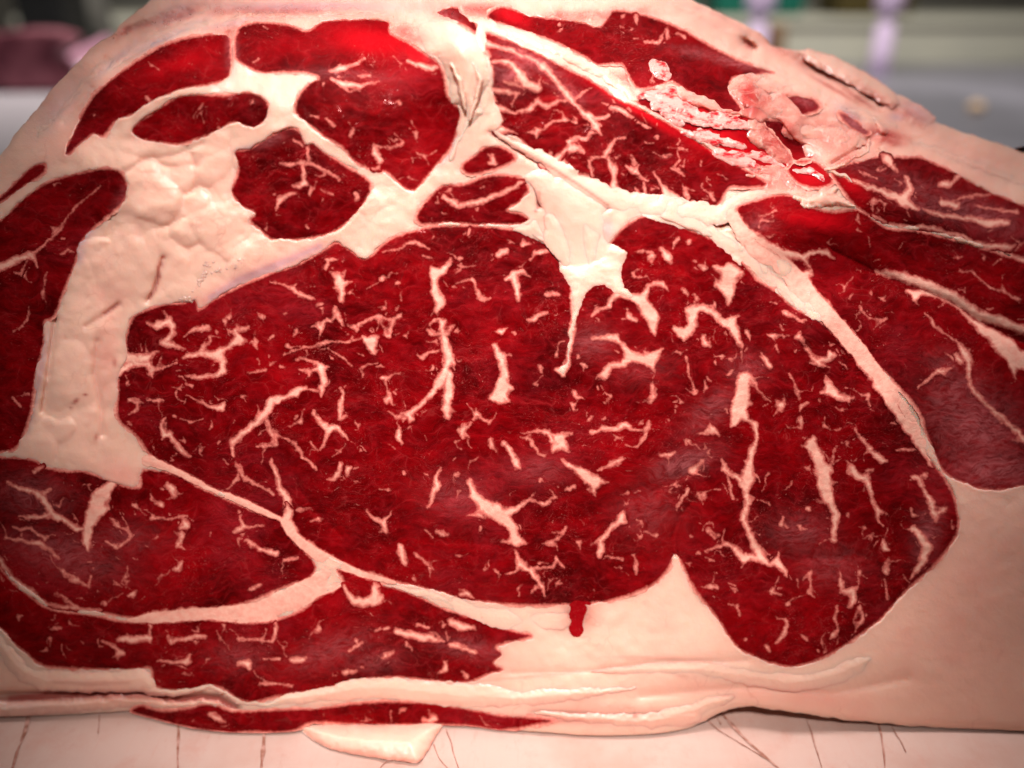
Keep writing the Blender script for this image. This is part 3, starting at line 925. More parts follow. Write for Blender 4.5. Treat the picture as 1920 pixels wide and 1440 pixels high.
F(C2, [970,350,7, 1005,385,8])
F(C2, [855,425,24, 865,465,40, 875,510,18])
F(C2, [920,455,8, 970,500,10, 1010,530,6])
F(C2, [450,310,10, 490,300,14, 490,315,6])
F(C2, [400,260,14, 380,265,6])
F(C2, [760,170,7, 805,170,8])
F(C2, [100,55,8, 150,120,14, 220,150,14, 270,190,12])
F(C2, [110,120,14, 60,160,7])
dots(C2, (875,92,18), (975,98,14), (1115,95,14), (655,125,10), (920,580,18))
# --- lower left muscle
F(C2, [100,360,10, 135,340,18, 120,290,10], [135,340,10, 230,335,8])
F(C2, [150,395,12, 210,440,20, 290,460,28])
F(C2, [330,490,10, 385,470,8])
F(C2, [170,620,12, 215,600,16])
F(C1, [35,130,12, 90,160,24, 150,175,24, 200,210,34, 230,270,34, 290,310,30, 350,345,30, 390,350,20], [90,290,10, 160,295,24, 220,285,20], [230,165,16, 200,180,20])
F(C1, [520,125,40, 490,160,60, 450,210,80, 420,290,60, 400,350,50, 395,400,44, 405,445,12], [450,260,60, 495,250,20])
F(C1, [500,300,10, 540,330,14, 580,345,10, 600,380,20])
F(C1, [490,405,8, 540,430,20, 600,385,10])
F(C1, [700,300,12, 780,300,10, 850,290,12])
F(C1, [850,325,30, 830,345,20])
F(C1, [830,370,24, 815,430,20, 850,440,8])
F(C1, [830,490,8, 820,525,24, 790,530,8])
F(C1, [595,655,12, 612,650,28, 625,630,10])
F(C1, [290,545,8, 350,580,12, 410,610,14, 410,560,10])
F(C1, [770,150,30, 790,170,34, 800,195,10])
F(C1, [20,390,10, 100,400,18, 180,410,26, 230,440,16, 270,480,14])
F(C1, [60,340,10, 140,345,14, 200,390,10])
F(C1, [160,90,20, 195,60,16])
F(C1, [0,490,24, 60,570,20, 130,620,24, 180,670,20, 250,700,16, 350,710,20, 460,722,10], [250,640,8, 350,700,14])
dots(C1, (475,685,14), (430,525,12), (610,240,12), (740,235,10))
# --- bottom muscle
F(C2, [600,610,20, 640,670,36, 690,685,44, 735,665,50, 745,610,30, 735,595,8], [735,690,30, 770,660,10])
F(C2, [740,805,10, 800,805,14])
F(C2, [835,810,24, 880,830,36, 950,840,36, 1010,850,30, 1050,860,8])
F(C2, [1085,770,30, 1130,795,40, 1190,800,24])
F(C2, [930,785,16, 990,800,14])
F(C2, [1080,880,14, 1140,895,26, 1195,905,20])
F(C2, [120,850,8, 200,855,10, 270,860,16, 285,820,20, 290,780,14])
F(C2, [120,965,20, 160,960,24, 165,980,10])
F(C2, [230,945,8, 300,945,12])
F(C2, [360,945,30, 400,945,30, 420,935,10])
F(C2, [210,1055,14, 260,1055,14, 360,1065,8])
F(C2, [620,900,14, 680,870,14])
F(C2, [600,1005,24, 650,995,20])
F(C2, [790,920,20, 830,910,14])
F(C2, [1060,955,20, 1060,985,30, 1020,1005,6])
dots(C2, (1160,1025,20), (655,858,12), (480,800,16), (650,795,9), (880,875,12))
F(C1, [230,805,10, 280,805,14])
F(C1, [470,860,10, 520,880,16, 560,915,10])
F(C1, [540,855,24, 610,850,34, 680,850,30])
F(C1, [780,860,14, 850,850,24, 930,840,20])
F(C1, [720,955,10, 830,955,16, 860,950,30, 870,925,10])
F(C1, [1090,850,8, 1200,855,10])
F(C1, [690,770,16, 685,860,8])
# --- left edge muscle
F(B1, [-60,310,40, 0,290,50, 120,235,30, 200,210,20, 330,80,12], [180,240,16, 200,290,12])
F(A1, [300,1260,14, 420,1110,8, 540,1000,6])
F(B1, [330,220,8, 370,200,12, 400,210,6])
F(B1, [250,320,6, 245,380,8, 235,430,5])
F(B1, [80,320,6, 110,325,8, 150,260,6])
F(B1, [80,635,8, 110,620,12, 150,570,6])
F(B1, [70,1000,8, 110,1040,12])
# --- upper muscles
F(A2, [480,870,16, 510,870,16, 515,800,16, 520,780,8], [360,880,16, 420,885,16, 480,880,14], [510,885,14, 560,900,12, 620,930,14, 680,965,10],
  [480,900,16, 485,950,24, 500,990,40, 460,1005,30, 430,1000,10], [530,1010,10, 520,1050,14])
F(A2, [440,1040,14, 390,1060,24, 355,1080,30, 340,1130,10])
F(A2, [580,1030,8, 640,1050,10])
F(A2, [430,760,10, 480,790,14])
F(A2, [770,1050,30, 780,1070,20])
F(A2, [870,790,16, 880,830,40, 900,870,34], [880,790,8, 960,800,10, 1020,770,8])
F(A2, [860,910,14, 900,905,20])
F(A2, [620,640,14, 650,680,16])
F(A2, [520,625,10, 560,630,14])
F(A2, [1085,720,8, 1095,750,7])
dots(A2, (745,720,24), (590,1080,12), (330,1045,10), (210,850,10), (510,1230,14), (590,450,10), (1060,700,10), (985,760,10))
F(A2, [640,430,20, 700,450,30, 780,460,24, 850,450,16, 900,445,8])
F(A2, [640,385,24, 690,370,34, 740,355,16, 820,320,14])
F(A2, [780,410,10, 850,410,12])
F(A2, [1060,330,24, 1130,360,30, 1190,370,30])
F(A1, [1080,580,8, 1090,560,7])
dots(A1, (1360,550,12), (510,620,12), (1180,690,10))  # the middle dot is a highlight, painted in as a pale fleck
F(A1, [820,560,16, 800,530,8])
F(A3, [90,1060,30, 180,1110,30, 280,1090,34, 420,1040,26, 500,990,26, 530,980,10])
F(A3, [355,830,14, 350,880,30, 375,890,14])
# --- strongly marbled upper muscle
F(A3, [330,240,30, 420,260,20, 520,300,20, 620,350,24, 700,430,30, 760,510,40, 810,570,24, 870,630,34, 910,680,36, 945,725,12], [870,630,24, 930,635,20, 980,625,24])
F(A3, [800,530,7, 850,500,14, 890,480,8])
F(A3, [360,330,20, 440,340,30, 500,390,40, 540,450,50, 600,480,40])
F(A3, [420,440,16, 480,450,12, 530,480,10])
F(A3, [350,480,30, 440,500,16, 500,500,8])
F(A3, [300,560,60, 400,590,30, 480,610,20, 550,600,18, 600,550,14, 650,575,30, 720,540,16, 800,560,10])
F(A3, [540,710,8, 620,705,12, 680,660,20, 740,640,12, 800,660,10], [600,700,20, 590,740,10])
F(A3, [400,700,60, 450,715,20, 490,720,8])
F(A3, [640,880,60, 670,830,14])
F(A3, [690,870,40, 740,820,20, 790,800,24, 850,820,10], [790,800,20, 770,760,20, 820,740,14, 860,750,16, 890,720,8])
F(A3, [900,850,10, 960,850,16, 990,790,20, 1020,745,14, 1080,740,8], [990,860,20, 1010,930,30, 1010,1000,40, 1040,1060,50], [880,860,10, 900,950,20])
F(A3, [1080,890,14, 1130,930,24, 1160,960,16, 1200,980,8], [1130,920,16, 1150,890,10])
F(A3, [1110,840,7, 1130,880,8])
F(A3, [1000,580,20, 1060,600,30, 1110,630,14])
F(A3, [1140,660,8, 1200,690,16])
F(A3, [1230,930,10, 1260,1000,20, 1300,1040,50, 1340,1080,60])
F(A3, [1380,1000,8, 1400,1060,14])
F(A3, [1320,905,8, 1360,920,16])
F(A3, [1180,1040,16, 1170,1010,8])
F(A3, [1330,800,8, 1400,810,10])
F(A4, [200,800,7, 210,860,8, 190,910,14, 240,950,10])
F(A4, [380,1050,14, 400,1080,10])
F(A4, [240,1020,8, 260,1070,16])
F(A4, [30,230,14, 100,230,20, 120,205,10])
F(A4, [150,160,14, 150,200,20])
F(A4, [190,180,12, 240,200,14])
dots(A3, (720,140,24), (1050,140,16), (1130,95,12), (450,560,12), (300,1010,10))
# --- right side muscles
F(B5, [640,310,20, 720,330,40, 800,345,50, 880,370,60, 960,410,60, 1050,450,60, 1130,500,50, 1210,560,60, 1300,580,60, 1380,610,50, 1440,630,50, 1560,690,50])
F(B5, [800,420,16, 850,440,50, 900,430,40, 980,450,14, 1080,510,14, 1180,600,40, 1260,650,70, 1340,720,110, 1390,780,110, 1440,790,100, 1560,830,90], [1390,830,40, 1390,890,14])
F(B5, [900,540,6, 950,590,18, 1000,640,10, 1080,700,10, 1130,760,50, 1150,810,40, 1135,860,20, 1150,930,20, 1200,1000,24, 1280,1070,24, 1360,1140,30, 1440,1220,30, 1560,1330,30], [1070,760,20, 1100,800,30])
F(B5, [870,940,14, 920,890,14, 980,850,24, 1060,825,8])
F(B5, [860,70,20, 950,80,30, 1030,110,20, 1100,120,20, 1170,160,30, 1260,175,36, 1360,185,36, 1400,170,10])
F(B5, [1090,315,7, 1160,315,10, 1240,390,10, 1330,420,8, 1420,470,16])
F(B5, [620,15,8, 690,45,14])
F(B5, [560,510,6, 600,570,8, 690,575,6])
F(A5, [430,940,10, 500,975,20, 600,1010,24, 700,1045,40, 780,1080,60, 870,1130,20], [780,1080,50, 830,1020,40, 800,950,20])
F(A5, [700,860,60, 740,900,24, 760,925,8])
F(A5, [580,940,8, 640,970,12])
F(A5, [620,1080,16, 690,1100,10])
F(A5, [640,1170,8, 690,1200,14])
F(A5, [1000,1000,30, 1060,980,24, 1100,940,24])
F(A5, [1000,1090,40, 1080,1110,40])
F(A5, [900,1130,16, 1000,1160,30, 1150,1180,30, 1250,1210,50, 1350,1200,30])
F(A5, [1040,1090,14, 1150,1060,14, 1250,1050,14])
F(A5, [1180,1110,14, 1300,1130,14, 1400,1140,16])
F(A4, [640,1230,8, 650,1190,10, 720,1190,7])
F(A4, [640,1280,10, 720,1270,8])
F(A4, [640,1160,7, 740,1140,6])
F(C2, [960,1225,20, 1010,1210,30])
F(C1, [960,1195,14, 1000,1215,30, 1030,1230,12])

# fleck closeness on the coarse lattice, for the pale dust beside the flecks
HALO = Field(FX0, FY0, FX1, FY1, 4)
HALO.v[:] = 99
for fl in FL:
    pts = [p for s in fl for p in s]
    x0 = min(p[0] - p[2] for p in pts) - 40; x1 = max(p[0] + p[2] for p in pts) + 40
    y0 = min(p[1] - p[2] for p in pts) - 40; y1 = max(p[1] + p[2] for p in pts) + 40
    i0, i1 = max(0, int((x0 - FX0) // 4)), min(len(HALO.xs), int((x1 - FX0) // 4) + 1)
    j0, j1 = max(0, int((y0 - FY0) // 4)), min(len(HALO.ys), int((y1 - FY0) // 4) + 1)
    if i1 <= i0 or j1 <= j0:
        continue
    sl = (slice(j0, j1), slice(i0, i1))
    HALO.v[sl] = np.minimum(HALO.v[sl], seg_sdf(HALO.X[sl], HALO.Y[sl], fl))
HALO.v = np.exp(-np.maximum(HALO.v, 0) / 9.0)


def blob_field(blobs, strokes=()):
    """soft patches: (x, y, rx, ry, rot deg, amount)"""
    f = Field(FX0, FY0, FX1, FY1, 4)
    for (x, y, rx, ry, rot, am) in blobs:
        c, s = math.cos(R(rot)), math.sin(R(rot))
        u = ((f.X - x) * c + (f.Y - y) * s) / rx
        v = (-(f.X - x) * s + (f.Y - y) * c) / ry
        f.v = np.maximum(f.v, am * np.exp(-(u * u + v * v) * 1.2))
    for (st, soft, am) in strokes:
        d = seg_sdf(f.X, f.Y, [st])
        f.v = np.maximum(f.v, am * np.exp(-np.maximum(d, 0) / soft))
    return f


FILM = blob_field([(1830, 800, 90, 70, 30, .75), (1790, 740, 60, 40, -20, .55), (1860, 880, 80, 40, 0, .8), (1780, 690, 50, 30, 30, .3),
    (1280, 870, 60, 22, -20, .75), (1330, 770, 60, 26, -40, .4), (1110, 640, 40, 30, 0, .45), (1200, 690, 60, 30, 0, .2),
    (1740, 1000, 26, 60, 10, .6), (1500, 1000, 60, 40, 0, .35), (1560, 1060, 60, 40, 0, .3), (860, 930, 70, 40, 0, .25), (1010, 880, 60, 30, 0, .25),
    (1400, 690, 40, 30, 0, .35), (1220, 960, 60, 50, 0, .25), (60, 930, 70, 40, 10, .5), (120, 1040, 110, 40, 15, .5), (230, 1010, 80, 30, 0, .25),
    (620, 1220, 90, 30, -20, .35), (700, 1240, 60, 22, -10, .3), (880, 1215, 70, 20, 10, .4), (450, 1230, 60, 30, 0, .25), (650, 140, 90, 10, 5, .3),
    (1000, 115, 60, 14, 30, .8), (960, 135, 40, 40, 30, .6), (1060, 170, 40, 16, 35, .6), (1380, 118, 70, 9, 14, .55), (1310, 100, 60, 12, 10, .3),
    (1700, 350, 120, 30, 20, .3), (1830, 400, 110, 30, 20, .6), (1740, 390, 80, 16, 20, .5), (840, 35, 30, 14, 30, .6), (1510, 190, 30, 10, 20, .5), (1600, 232, 40, 10, 35, .9),
    (820, 110, 40, 14, 10, .4), (435, 90, 10, 40, 0, .7), (1440, 480, 30, 14, 20, .4), (1425, 420, 26, 20, 0, .35), (505, 262, 30, 12, -20, .5), (230, 372, 14, 40, 30, .35)])
WET = blob_field([(1320, 225, 130, 26, 32, .7), (1440, 290, 60, 26, 30, .7), (1520, 328, 50, 26, 10, .6), (690, 75, 90, 28, 8, .75), (560, 85, 110, 26, 0, .25), (780, 100, 30, 14, 30, .8), (330, 120, 90, 18, -22, .35), (1180, 195, 120, 9, 33, .9), (1090, 130, 70, 8, 28, .8),
    (960, 30, 36, 14, 20, .8), (1380, 275, 40, 16, 30, .9), (1540, 415, 70, 16, 8, .85), (1600, 350, 30, 14, 30, .7), (1450, 300, 40, 8, 30, .7), (1300, 260, 70, 8, 33, .6), (1390, 240, 26, 20, 20, .6)])  # wet red patches, plus upper facets painted as if lit from above

# fat attributes
PINK = blob_field([(1350, 50, 130, 40, 25, .7), (1600, 170, 150, 40, 30, .6), (1800, 290, 160, 44, 18, .55), (200, 120, 150, 60, -40, .5), (600, 15, 320, 25, 0, .75), (1060, 400, 60, 70, 0, .35), (430, 560, 90, 26, -25, .8), (200, 680, 26, 120, 4, .55), (230, 890, 50, 24, 15, .75), (600, 60, 300, 20, 0, .3), (900, 1230, 80, 40, 0, .5),
    (1140, 1340, 200, 26, 3, .55), (1450, 1300, 200, 22, 4, .45), (1480, 240, 90, 70, 30, .75), (1560, 270, 90, 40, 25, .55), (1420, 330, 60, 40, 30, .5), (1690, 250, 40, 30, 30, .7), (1650, 300, 40, 18, 0, .9),
    (1300, 30, 70, 20, 25, .4), (1820, 1100, 140, 220, 10, .4), (1250, 200, 80, 30, 33, .7), (1330, 225, 60, 26, 33, .8), (1480, 330, 50, 30, 20, .8), (1180, 30, 80, 14, 0, .6),
    (120, 250, 40, 90, 40, .4), (210, 130, 60, 26, -40, .5), (1640, 180, 60, 20, 35, .5), (1720, 210, 50, 16, 35, .8), (1440, 90, 70, 20, 30, .5), (500, 30, 200, 20, 0, .5),
    (700, 30, 150, 16, 0, .6), (860, 300, 30, 40, 20, .4), (1500, 215, 60, 20, 0, .6), (960, 300, 60, 30, 30, .3), (150, 840, 70, 40, 0, .0)],
    [([(385, 565, 8), (440, 533, 14), (520, 500, 18), (600, 465, 12)], 9, .95)])
MEMB = blob_field([(110, 200, 26, 70, 40, .35), (300, 75, 110, 9, -25, .65), (220, 110, 60, 8, -40, .5), (330, 25, 50, 18, -20, .5), (560, 12, 200, 10, 0, .55), (430, 45, 80, 8, -10, .4),
    (840, 280, 10, 34, 25, .6), (470, 278, 30, 8, -10, .5), (1590, 215, 30, 16, 35, .5), (160, 440, 12, 60, 35, .75), (75, 700, 9, 110, 12, .55), (50, 1330, 160, 20, 0, .3), (150, 480, 10, 20, 20, .6),
    (1140, 430, 12, 22, 0, .5), (1680, 220, 16, 8, 0, .6), (1725, 210, 40, 14, 30, .6)],
    [([(395, 558, 4), (450, 525, 8), (530, 493, 8), (600, 462, 4)], 5, .6)])
STAIN = blob_field([(1086, 1150, 34, 36, 0, .7), (436, 95, 8, 44, 0, .75), (1545, 140, 70, 5, 30, .6), (1440, 310, 30, 12, 20, .6), (1520, 320, 26, 10, 10, .6), (1400, 190, 20, 30, 20, .95), (1415, 200, 26, 34, 30, .9), (1380, 265, 30, 24, 20, .8), (1300, 205, 40, 12, 33, .55), (1250, 180, 30, 10, 20, .6), (1350, 220, 40, 12, 33, .5), (1480, 300, 60, 26, 25, .5), (1560, 375, 60, 8, 5, .5),
    (1665, 252, 36, 10, 14, .85), (1670, 265, 22, 8, 14, .8), (1405, 85, 10, 7, 30, .95), (1560, 165, 60, 4, 30, .75), (1610, 185, 40, 4, 33, .8), (1505, 120, 14, 9, 60, .55), (880, 1265, 60, 10, -10, .2), (1530, 340, 40, 18, 20, .7), (1440, 350, 40, 10, 0, .4),
    (270, 45, 40, 7, -20, .6), (340, 28, 36, 8, -20, .55), (240, 55, 14, 6, -30, .6), (510, 20, 140, 8, 0, .3), (780, 75, 26, 14, 20, .5), (430, 62, 8, 12, 0, .5), (900, 15, 30, 10, 0, .6), (30, 1310, 90, 5, 0, .6), (1190, 1342, 5, 5, 0, .8),
    (1020, 1350, 90, 7, 2, .55), (760, 1318, 120, 4, 0, .4), (650, 1322, 70, 4, 0, .4), (1280, 1268, 14, 5, 10, .3), (1240, 1235, 120, 4, 2, .28), (1000, 1268, 160, 4, -5, .35), (1050, 30, 20, 12, 0, .5), (160, 740, 5, 3, 0, .9), (142, 752, 8, 4, -40, .9), (133, 765, 4, 3, 0, .7),
    (215, 680, 5, 10, 0, .6), (180, 820, 4, 8, 20, .6), (302, 495, 5, 8, 0, .7), (1085, 1150, 42, 20, 0, .35), (300, 270, 4, 4, 0, 0)],
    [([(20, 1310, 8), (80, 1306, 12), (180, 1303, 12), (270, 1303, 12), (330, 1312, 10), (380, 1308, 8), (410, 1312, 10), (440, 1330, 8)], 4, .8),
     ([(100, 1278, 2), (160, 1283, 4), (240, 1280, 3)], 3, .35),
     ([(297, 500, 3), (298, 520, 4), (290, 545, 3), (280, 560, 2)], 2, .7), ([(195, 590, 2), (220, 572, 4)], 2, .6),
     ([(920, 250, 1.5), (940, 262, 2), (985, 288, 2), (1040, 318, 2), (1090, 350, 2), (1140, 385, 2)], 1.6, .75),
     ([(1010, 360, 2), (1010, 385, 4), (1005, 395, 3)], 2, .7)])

WETF = blob_field([(1400, 180, 34, 40, 20, 1.0), (1455, 260, 60, 50, 30, .9), (1560, 250, 70, 50, 20, .55), (1500, 330, 60, 30, 10, .9), (1590, 300, 40, 20, -20, .6), (1340, 240, 80, 22, 33, 1.0), (1640, 255, 40, 30, 0, .6), (1590, 225, 40, 20, 30, .5), (1700, 215, 50, 14, 30, .6), (1640, 180, 40, 10, 30, .5), (1240, 185, 50, 22, 25, .95), (1300, 210, 60, 26, 30, 1.0), (1370, 250, 60, 34, 35, 1.0), (1420, 320, 70, 26, 25, .8), (1490, 300, 60, 34, 25, .8), (1440, 190, 50, 40, 20, .55),
    (1180, 150, 40, 16, 20, .7), (1540, 330, 40, 18, 10, .7), (1100, 30, 90, 14, 0, .6), (1190, 20, 60, 12, 0, .45), (890, 20, 60, 16, 0, .7), (760, 60, 40, 22, 20, .7), (800, 110, 26, 14, 20, .7), (520, 22, 160, 12, 0, .45), (330, 30, 70, 18, -20, .5),
    (1500, 240, 60, 40, 20, .35), (1660, 260, 40, 16, 10, .6), (430, 55, 30, 12, 0, .5), (600, 150, 60, 10, 0, .0), (1460, 90, 60, 14, 30, .3), (230, 60, 30, 10, -30, .5)])

# grooves and folds in the fat: (stroke, depth mm, softness px)
GROOVES = [([(104, 600, 2), (98, 640, 3), (88, 720, 4), (80, 770, 2)], 1.6, 2.5), ([(195, 590, 1), (222, 571, 3)], 1.0, 2.0),
    ([(306, 485, 3), (298, 520, 4), (288, 548, 3), (278, 563, 1)], 1.3, 2.5), ([(918, 248, 2), (940, 262, 3), (985, 290, 3), (1040, 320, 3), (1090, 352, 3), (1140, 387, 3)], 0.7, 2.5),
    ([(1010, 360, 2), (1011, 385, 4)], 1.0, 2.0), ([(1080, 430, 1.5), (1082, 470, 2), (1084, 510, 1.5)], 0.35, 3),
    ([(1325, 412, 3), (1352, 421, 6), (1368, 416, 6), (1371, 392, 5)], 2.2, 2), ([(1330, 420, 2), (1372, 440, 2), (1420, 475, 3), (1455, 520, 3), (1500, 562, 2)], 0.35, 2.5),
    ([(-100, 1318, 10), (0, 1308, 14), (80, 1306, 14), (180, 1303, 12), (270, 1304, 12), (330, 1314, 10), (380, 1308, 8), (410, 1312, 10), (440, 1328, 6)], 3.0, 4),
    ([(90, 1274, 3), (160, 1283, 4), (250, 1281, 4)], 0.9, 3), ([(960, 1262, 3), (1100, 1258, 3), (1250, 1240, 3), (1400, 1238, 3)], 0.5, 5),
    ([(1200, 1305, 4), (1400, 1288, 5), (1560, 1300, 4), (1700, 1270, 3)], 0.9, 7), ([(1000, 1335, 4), (1150, 1345, 5), (1300, 1345, 4)], 0.8, 6),
    ([(1500, 108, 8), (1530, 132, 10), (1570, 152, 10), (1610, 172, 8), (1650, 198, 6)], 3.0, 4), ([(1398, 80, 8), (1412, 92, 8)], 6.0, 5),
    ([(215, 130, 4), (260, 96, 5), (320, 60, 4), (380, 40, 4)], 2.0, 6), ([(120, 230, 4), (170, 165, 4)], 1.5, 6), ([(235, 58, 5), (300, 32, 6), (350, 22, 6)], 4.0, 5),
    ([(1640, 255, 3), (1600, 285, 4), (1560, 308, 3)], 3.0, 4), ([(230, 325, 2), (270, 300, 3), (330, 290, 2), (380, 270, 2)], 0.5, 4),
    ([(360, 290, 2), (365, 310, 2)], 0.6, 3), ([(160, 612, 2), (180, 600, 3), (200, 588, 2)], 0.6, 3),
    ([(182, 640, 2), (178, 700, 3), (190, 770, 3), (192, 815, 2)], 0.9, 4), ([(105, 860, 2), (110, 835, 2)], 0.5, 4)]
GRV = Field(FX0, FY0, FX1, FY1, 4)
for st, dep, soft in GROOVES:
    d = seg_sdf(GRV.X, GRV.Y, [st])
    GRV.v = np.maximum(GRV.v, dep / 1000 * np.exp(-np.maximum(d, 0) / (soft + 2)))

# torn ledges of the big fat block: one side stands proud (stroke, mm, reach px)
def plates(seed, spacing, rad, amp, mask_blobs, tilt=1.0):
    """overlapping torn lobes of fat: maximum of many tilted domes (metres)"""
    rg = np.random.default_rng(seed)
    f = Field(FX0, FY0, FX1, FY1, 4)
    mask = blob_field(mask_blobs).v
    out = np.full(f.X.shape, -1.0)
    for cx in np.arange(FX0, FX1, spacing):
        for cy in np.arange(FY0, FY1, spacing):
            x = cx + rg.uniform(-.5, .5) * spacing; y = cy + rg.uniform(-.5, .5) * spacing
            R1 = rad * rg.uniform(.7, 1.5); el = rg.uniform(.45, 1.0); an = rg.uniform(0, 3.14)
            h = rg.uniform(0, 1); tx, ty = rg.normal(0, tilt, 2)
            i0, i1 = max(0, int((x - 2 * R1 - FX0) // 4)), min(len(f.xs), int((x + 2 * R1 - FX0) // 4) + 1)
            j0, j1 = max(0, int((y - 2 * R1 - FY0) // 4)), min(len(f.ys), int((y + 2 * R1 - FY0) // 4) + 1)
            if i1 <= i0 or j1 <= j0 or mask[j0:j1, i0:i1].max() < 0.03:
                continue
            X = f.X[j0:j1, i0:i1]; Y = f.Y[j0:j1, i0:i1]
            wx = X + 7 * vnoise(X, Y, 22, 61) - x; wy = Y + 7 * vnoise(X, Y, 22, 67) - y
            u = (wx * math.cos(an) + wy * math.sin(an)) / R1
            v = (-wx * math.sin(an) + wy * math.cos(an)) / (R1 * el)
            d2 = u * u + v * v
            val = h * 0.6 + 0.35 * (u * tx + v * ty) - 0.9 * d2 ** 2
            out[j0:j1, i0:i1] = np.maximum(out[j0:j1, i0:i1], val)
    out = np.clip(out, -0.5, 1.2)
    f.v = amp * out * mask
    return f


LED = plates(11, 54, 62, 0.0024, [(300, 420, 170, 110, -30, 1.0), (130, 720, 60, 190, 6, 0.8), (320, 340, 140, 60, 0, .8), (430, 490, 90, 40, -25, .7), (680, 400, 70, 40, 0, .4)], 0.8)
LED2 = plates(5, 70, 80, 0.0008, [(1060, 420, 70, 80, 0, .8), (1150, 1210, 160, 60, 0, .45), (900, 1240, 80, 40, 0, .6), (150, 230, 60, 110, 40, .8), (330, 40, 160, 40, -20, 1.0), (900, 240, 50, 60, 0, .6)], 0.7)
LED3 = plates(8, 34, 34, 0.0022, [(1460, 230, 130, 90, 33, 1.0), (1300, 210, 120, 30, 33, .8), (1480, 340, 90, 30, 10, .7), (1600, 270, 70, 50, 0, .7), (1060, 25, 130, 20, 0, .7), (700, 30, 200, 14, 0, .6), (1350, 60, 60, 20, 30, .5)], 0.9)
LED.v = LED.v + LED2.v + LED3.v


def fat_r(x, y):
    r = BASEF(x, y)
    n = 0.00045 * fbm(x, y, 70, 3, 3) + 0.00016 * fbm(x, y, 22, 9, 2)
    up = smooth(420, 120, y) * smooth(1100, 1400, x)
    n = n * (1 + 3.0 * up) * (1 - 0.72 * smooth(880, 1000, y) * smooth(1150, 1350, x))
    d = -(UNION(x, y) - 2.5 + 2.4 * vnoise(x, y, 15, 5) + 1.5 * vnoise(x, y, 6.5, 8))
    dip = 0.0034 * smooth(0.0, 15.0, d)
    r = r - n + GRV(x, y) - LED(x, y) + dip
    return r


def muscle_r(k, x, y):
    hgt, wid, rag = STYLE[k]
    d = np.maximum(-SDF[k](x, y) + 2.0, 0)
    prof = -0.03 + (hgt + 0.03) * (1 - np.exp(-d / wid))
    r = BASEF(x, y) - prof / 1000.0
    n = 0.00055 * fbm(x, y, 110, 21, 2) + 0.00017 * fbm(x, y * 1.6, 26, 33, 2)
    if k in ('top_ridge', 'marbled_upper', 'dark_pocket', 'small_pocket', 'top_sliver'):
        n = n * 1.3
    if k == 'right_side':
        # fold below the pale strip
        st = [(1560, 470, 2), (1645, 512, 4), (1700, 536, 6), (1770, 562, 8), (1840, 606, 8), (1920, 640, 8), (2030, 690, 8)]
        n = n - 0.0016 * np.exp(-np.maximum(seg_sdf(x, y, [st]), 0) / 10.0)
    if k == 'eye':
        # fold that ends in the notch at the lower rim
        st = [(1267, 1045, 4), (1262, 1010, 6), (1275, 970, 5), (1300, 940, 3)]
        n = n - 0.0016 * np.exp(-np.maximum(seg_sdf(x, y, [st]), 0) / 9.0)
        for st, dp, sf in (([(1310, 880, 4), (1220, 915, 14), (1150, 940, 16), (1095, 972, 4)], 0.0011, 20.0), ([(560, 915, 2), (585, 955, 6), (640, 1003, 3)], 0.0008, 9.0),
                           ([(700, 1020, 3), (820, 1012, 10), (940, 1022, 3)], 0.0006, 16.0), ([(1090, 720, 4), (1020, 742, 16), (960, 738, 4)], 0.0006, 22.0),
                           ([(1420, 1030, 3), (1500, 1042, 8), (1580, 1046, 3)], 0.0007, 14.0), ([(1420, 760, 3), (1440, 830, 10), (1450, 900, 3)], 0.0006, 16.0), ([(1640, 900, 3), (1680, 1010, 10), (1664, 1100, 3)], 0.0007, 16.0),
                           ([(420, 760, 3), (520, 690, 8), (620, 660, 3)], 0.0004, 18.0)):
            n = n - dp * np.exp(-np.maximum(seg_sdf(x, y, [st]), 0) / sf)
    return r - n


# ------------------------------------------------------------------ the board and the counter
def tag(o, label=None, cat=None, group=None, kind=None):
    if label: o['label'] = label
    if cat: o['category'] = cat
    if group: o['group'] = group
    if kind: o['kind'] = kind
    return o


def box_mesh(name, x0, x1, y0, y1, z0, z1, bevel=0.0, segs=2):
    import bmesh
    bm = bmesh.new()
    bmesh.ops.create_cube(bm, size=1.0)
    for v in bm.verts:
        v.co = Vector(((x0 + x1) / 2 + v.co.x * (x1 - x0), (y0 + y1) / 2 + v.co.y * (y1 - y0), (z0 + z1) / 2 + v.co.z * (z1 - z0)))
    if bevel:
        bmesh.ops.bevel(bm, geom=bm.edges[:], offset=bevel, segments=segs, profile=0.5, affect='EDGES')
    me = bpy.data.meshes.new(name)
    bm.to_mesh(me)
    bm.free()
    return me


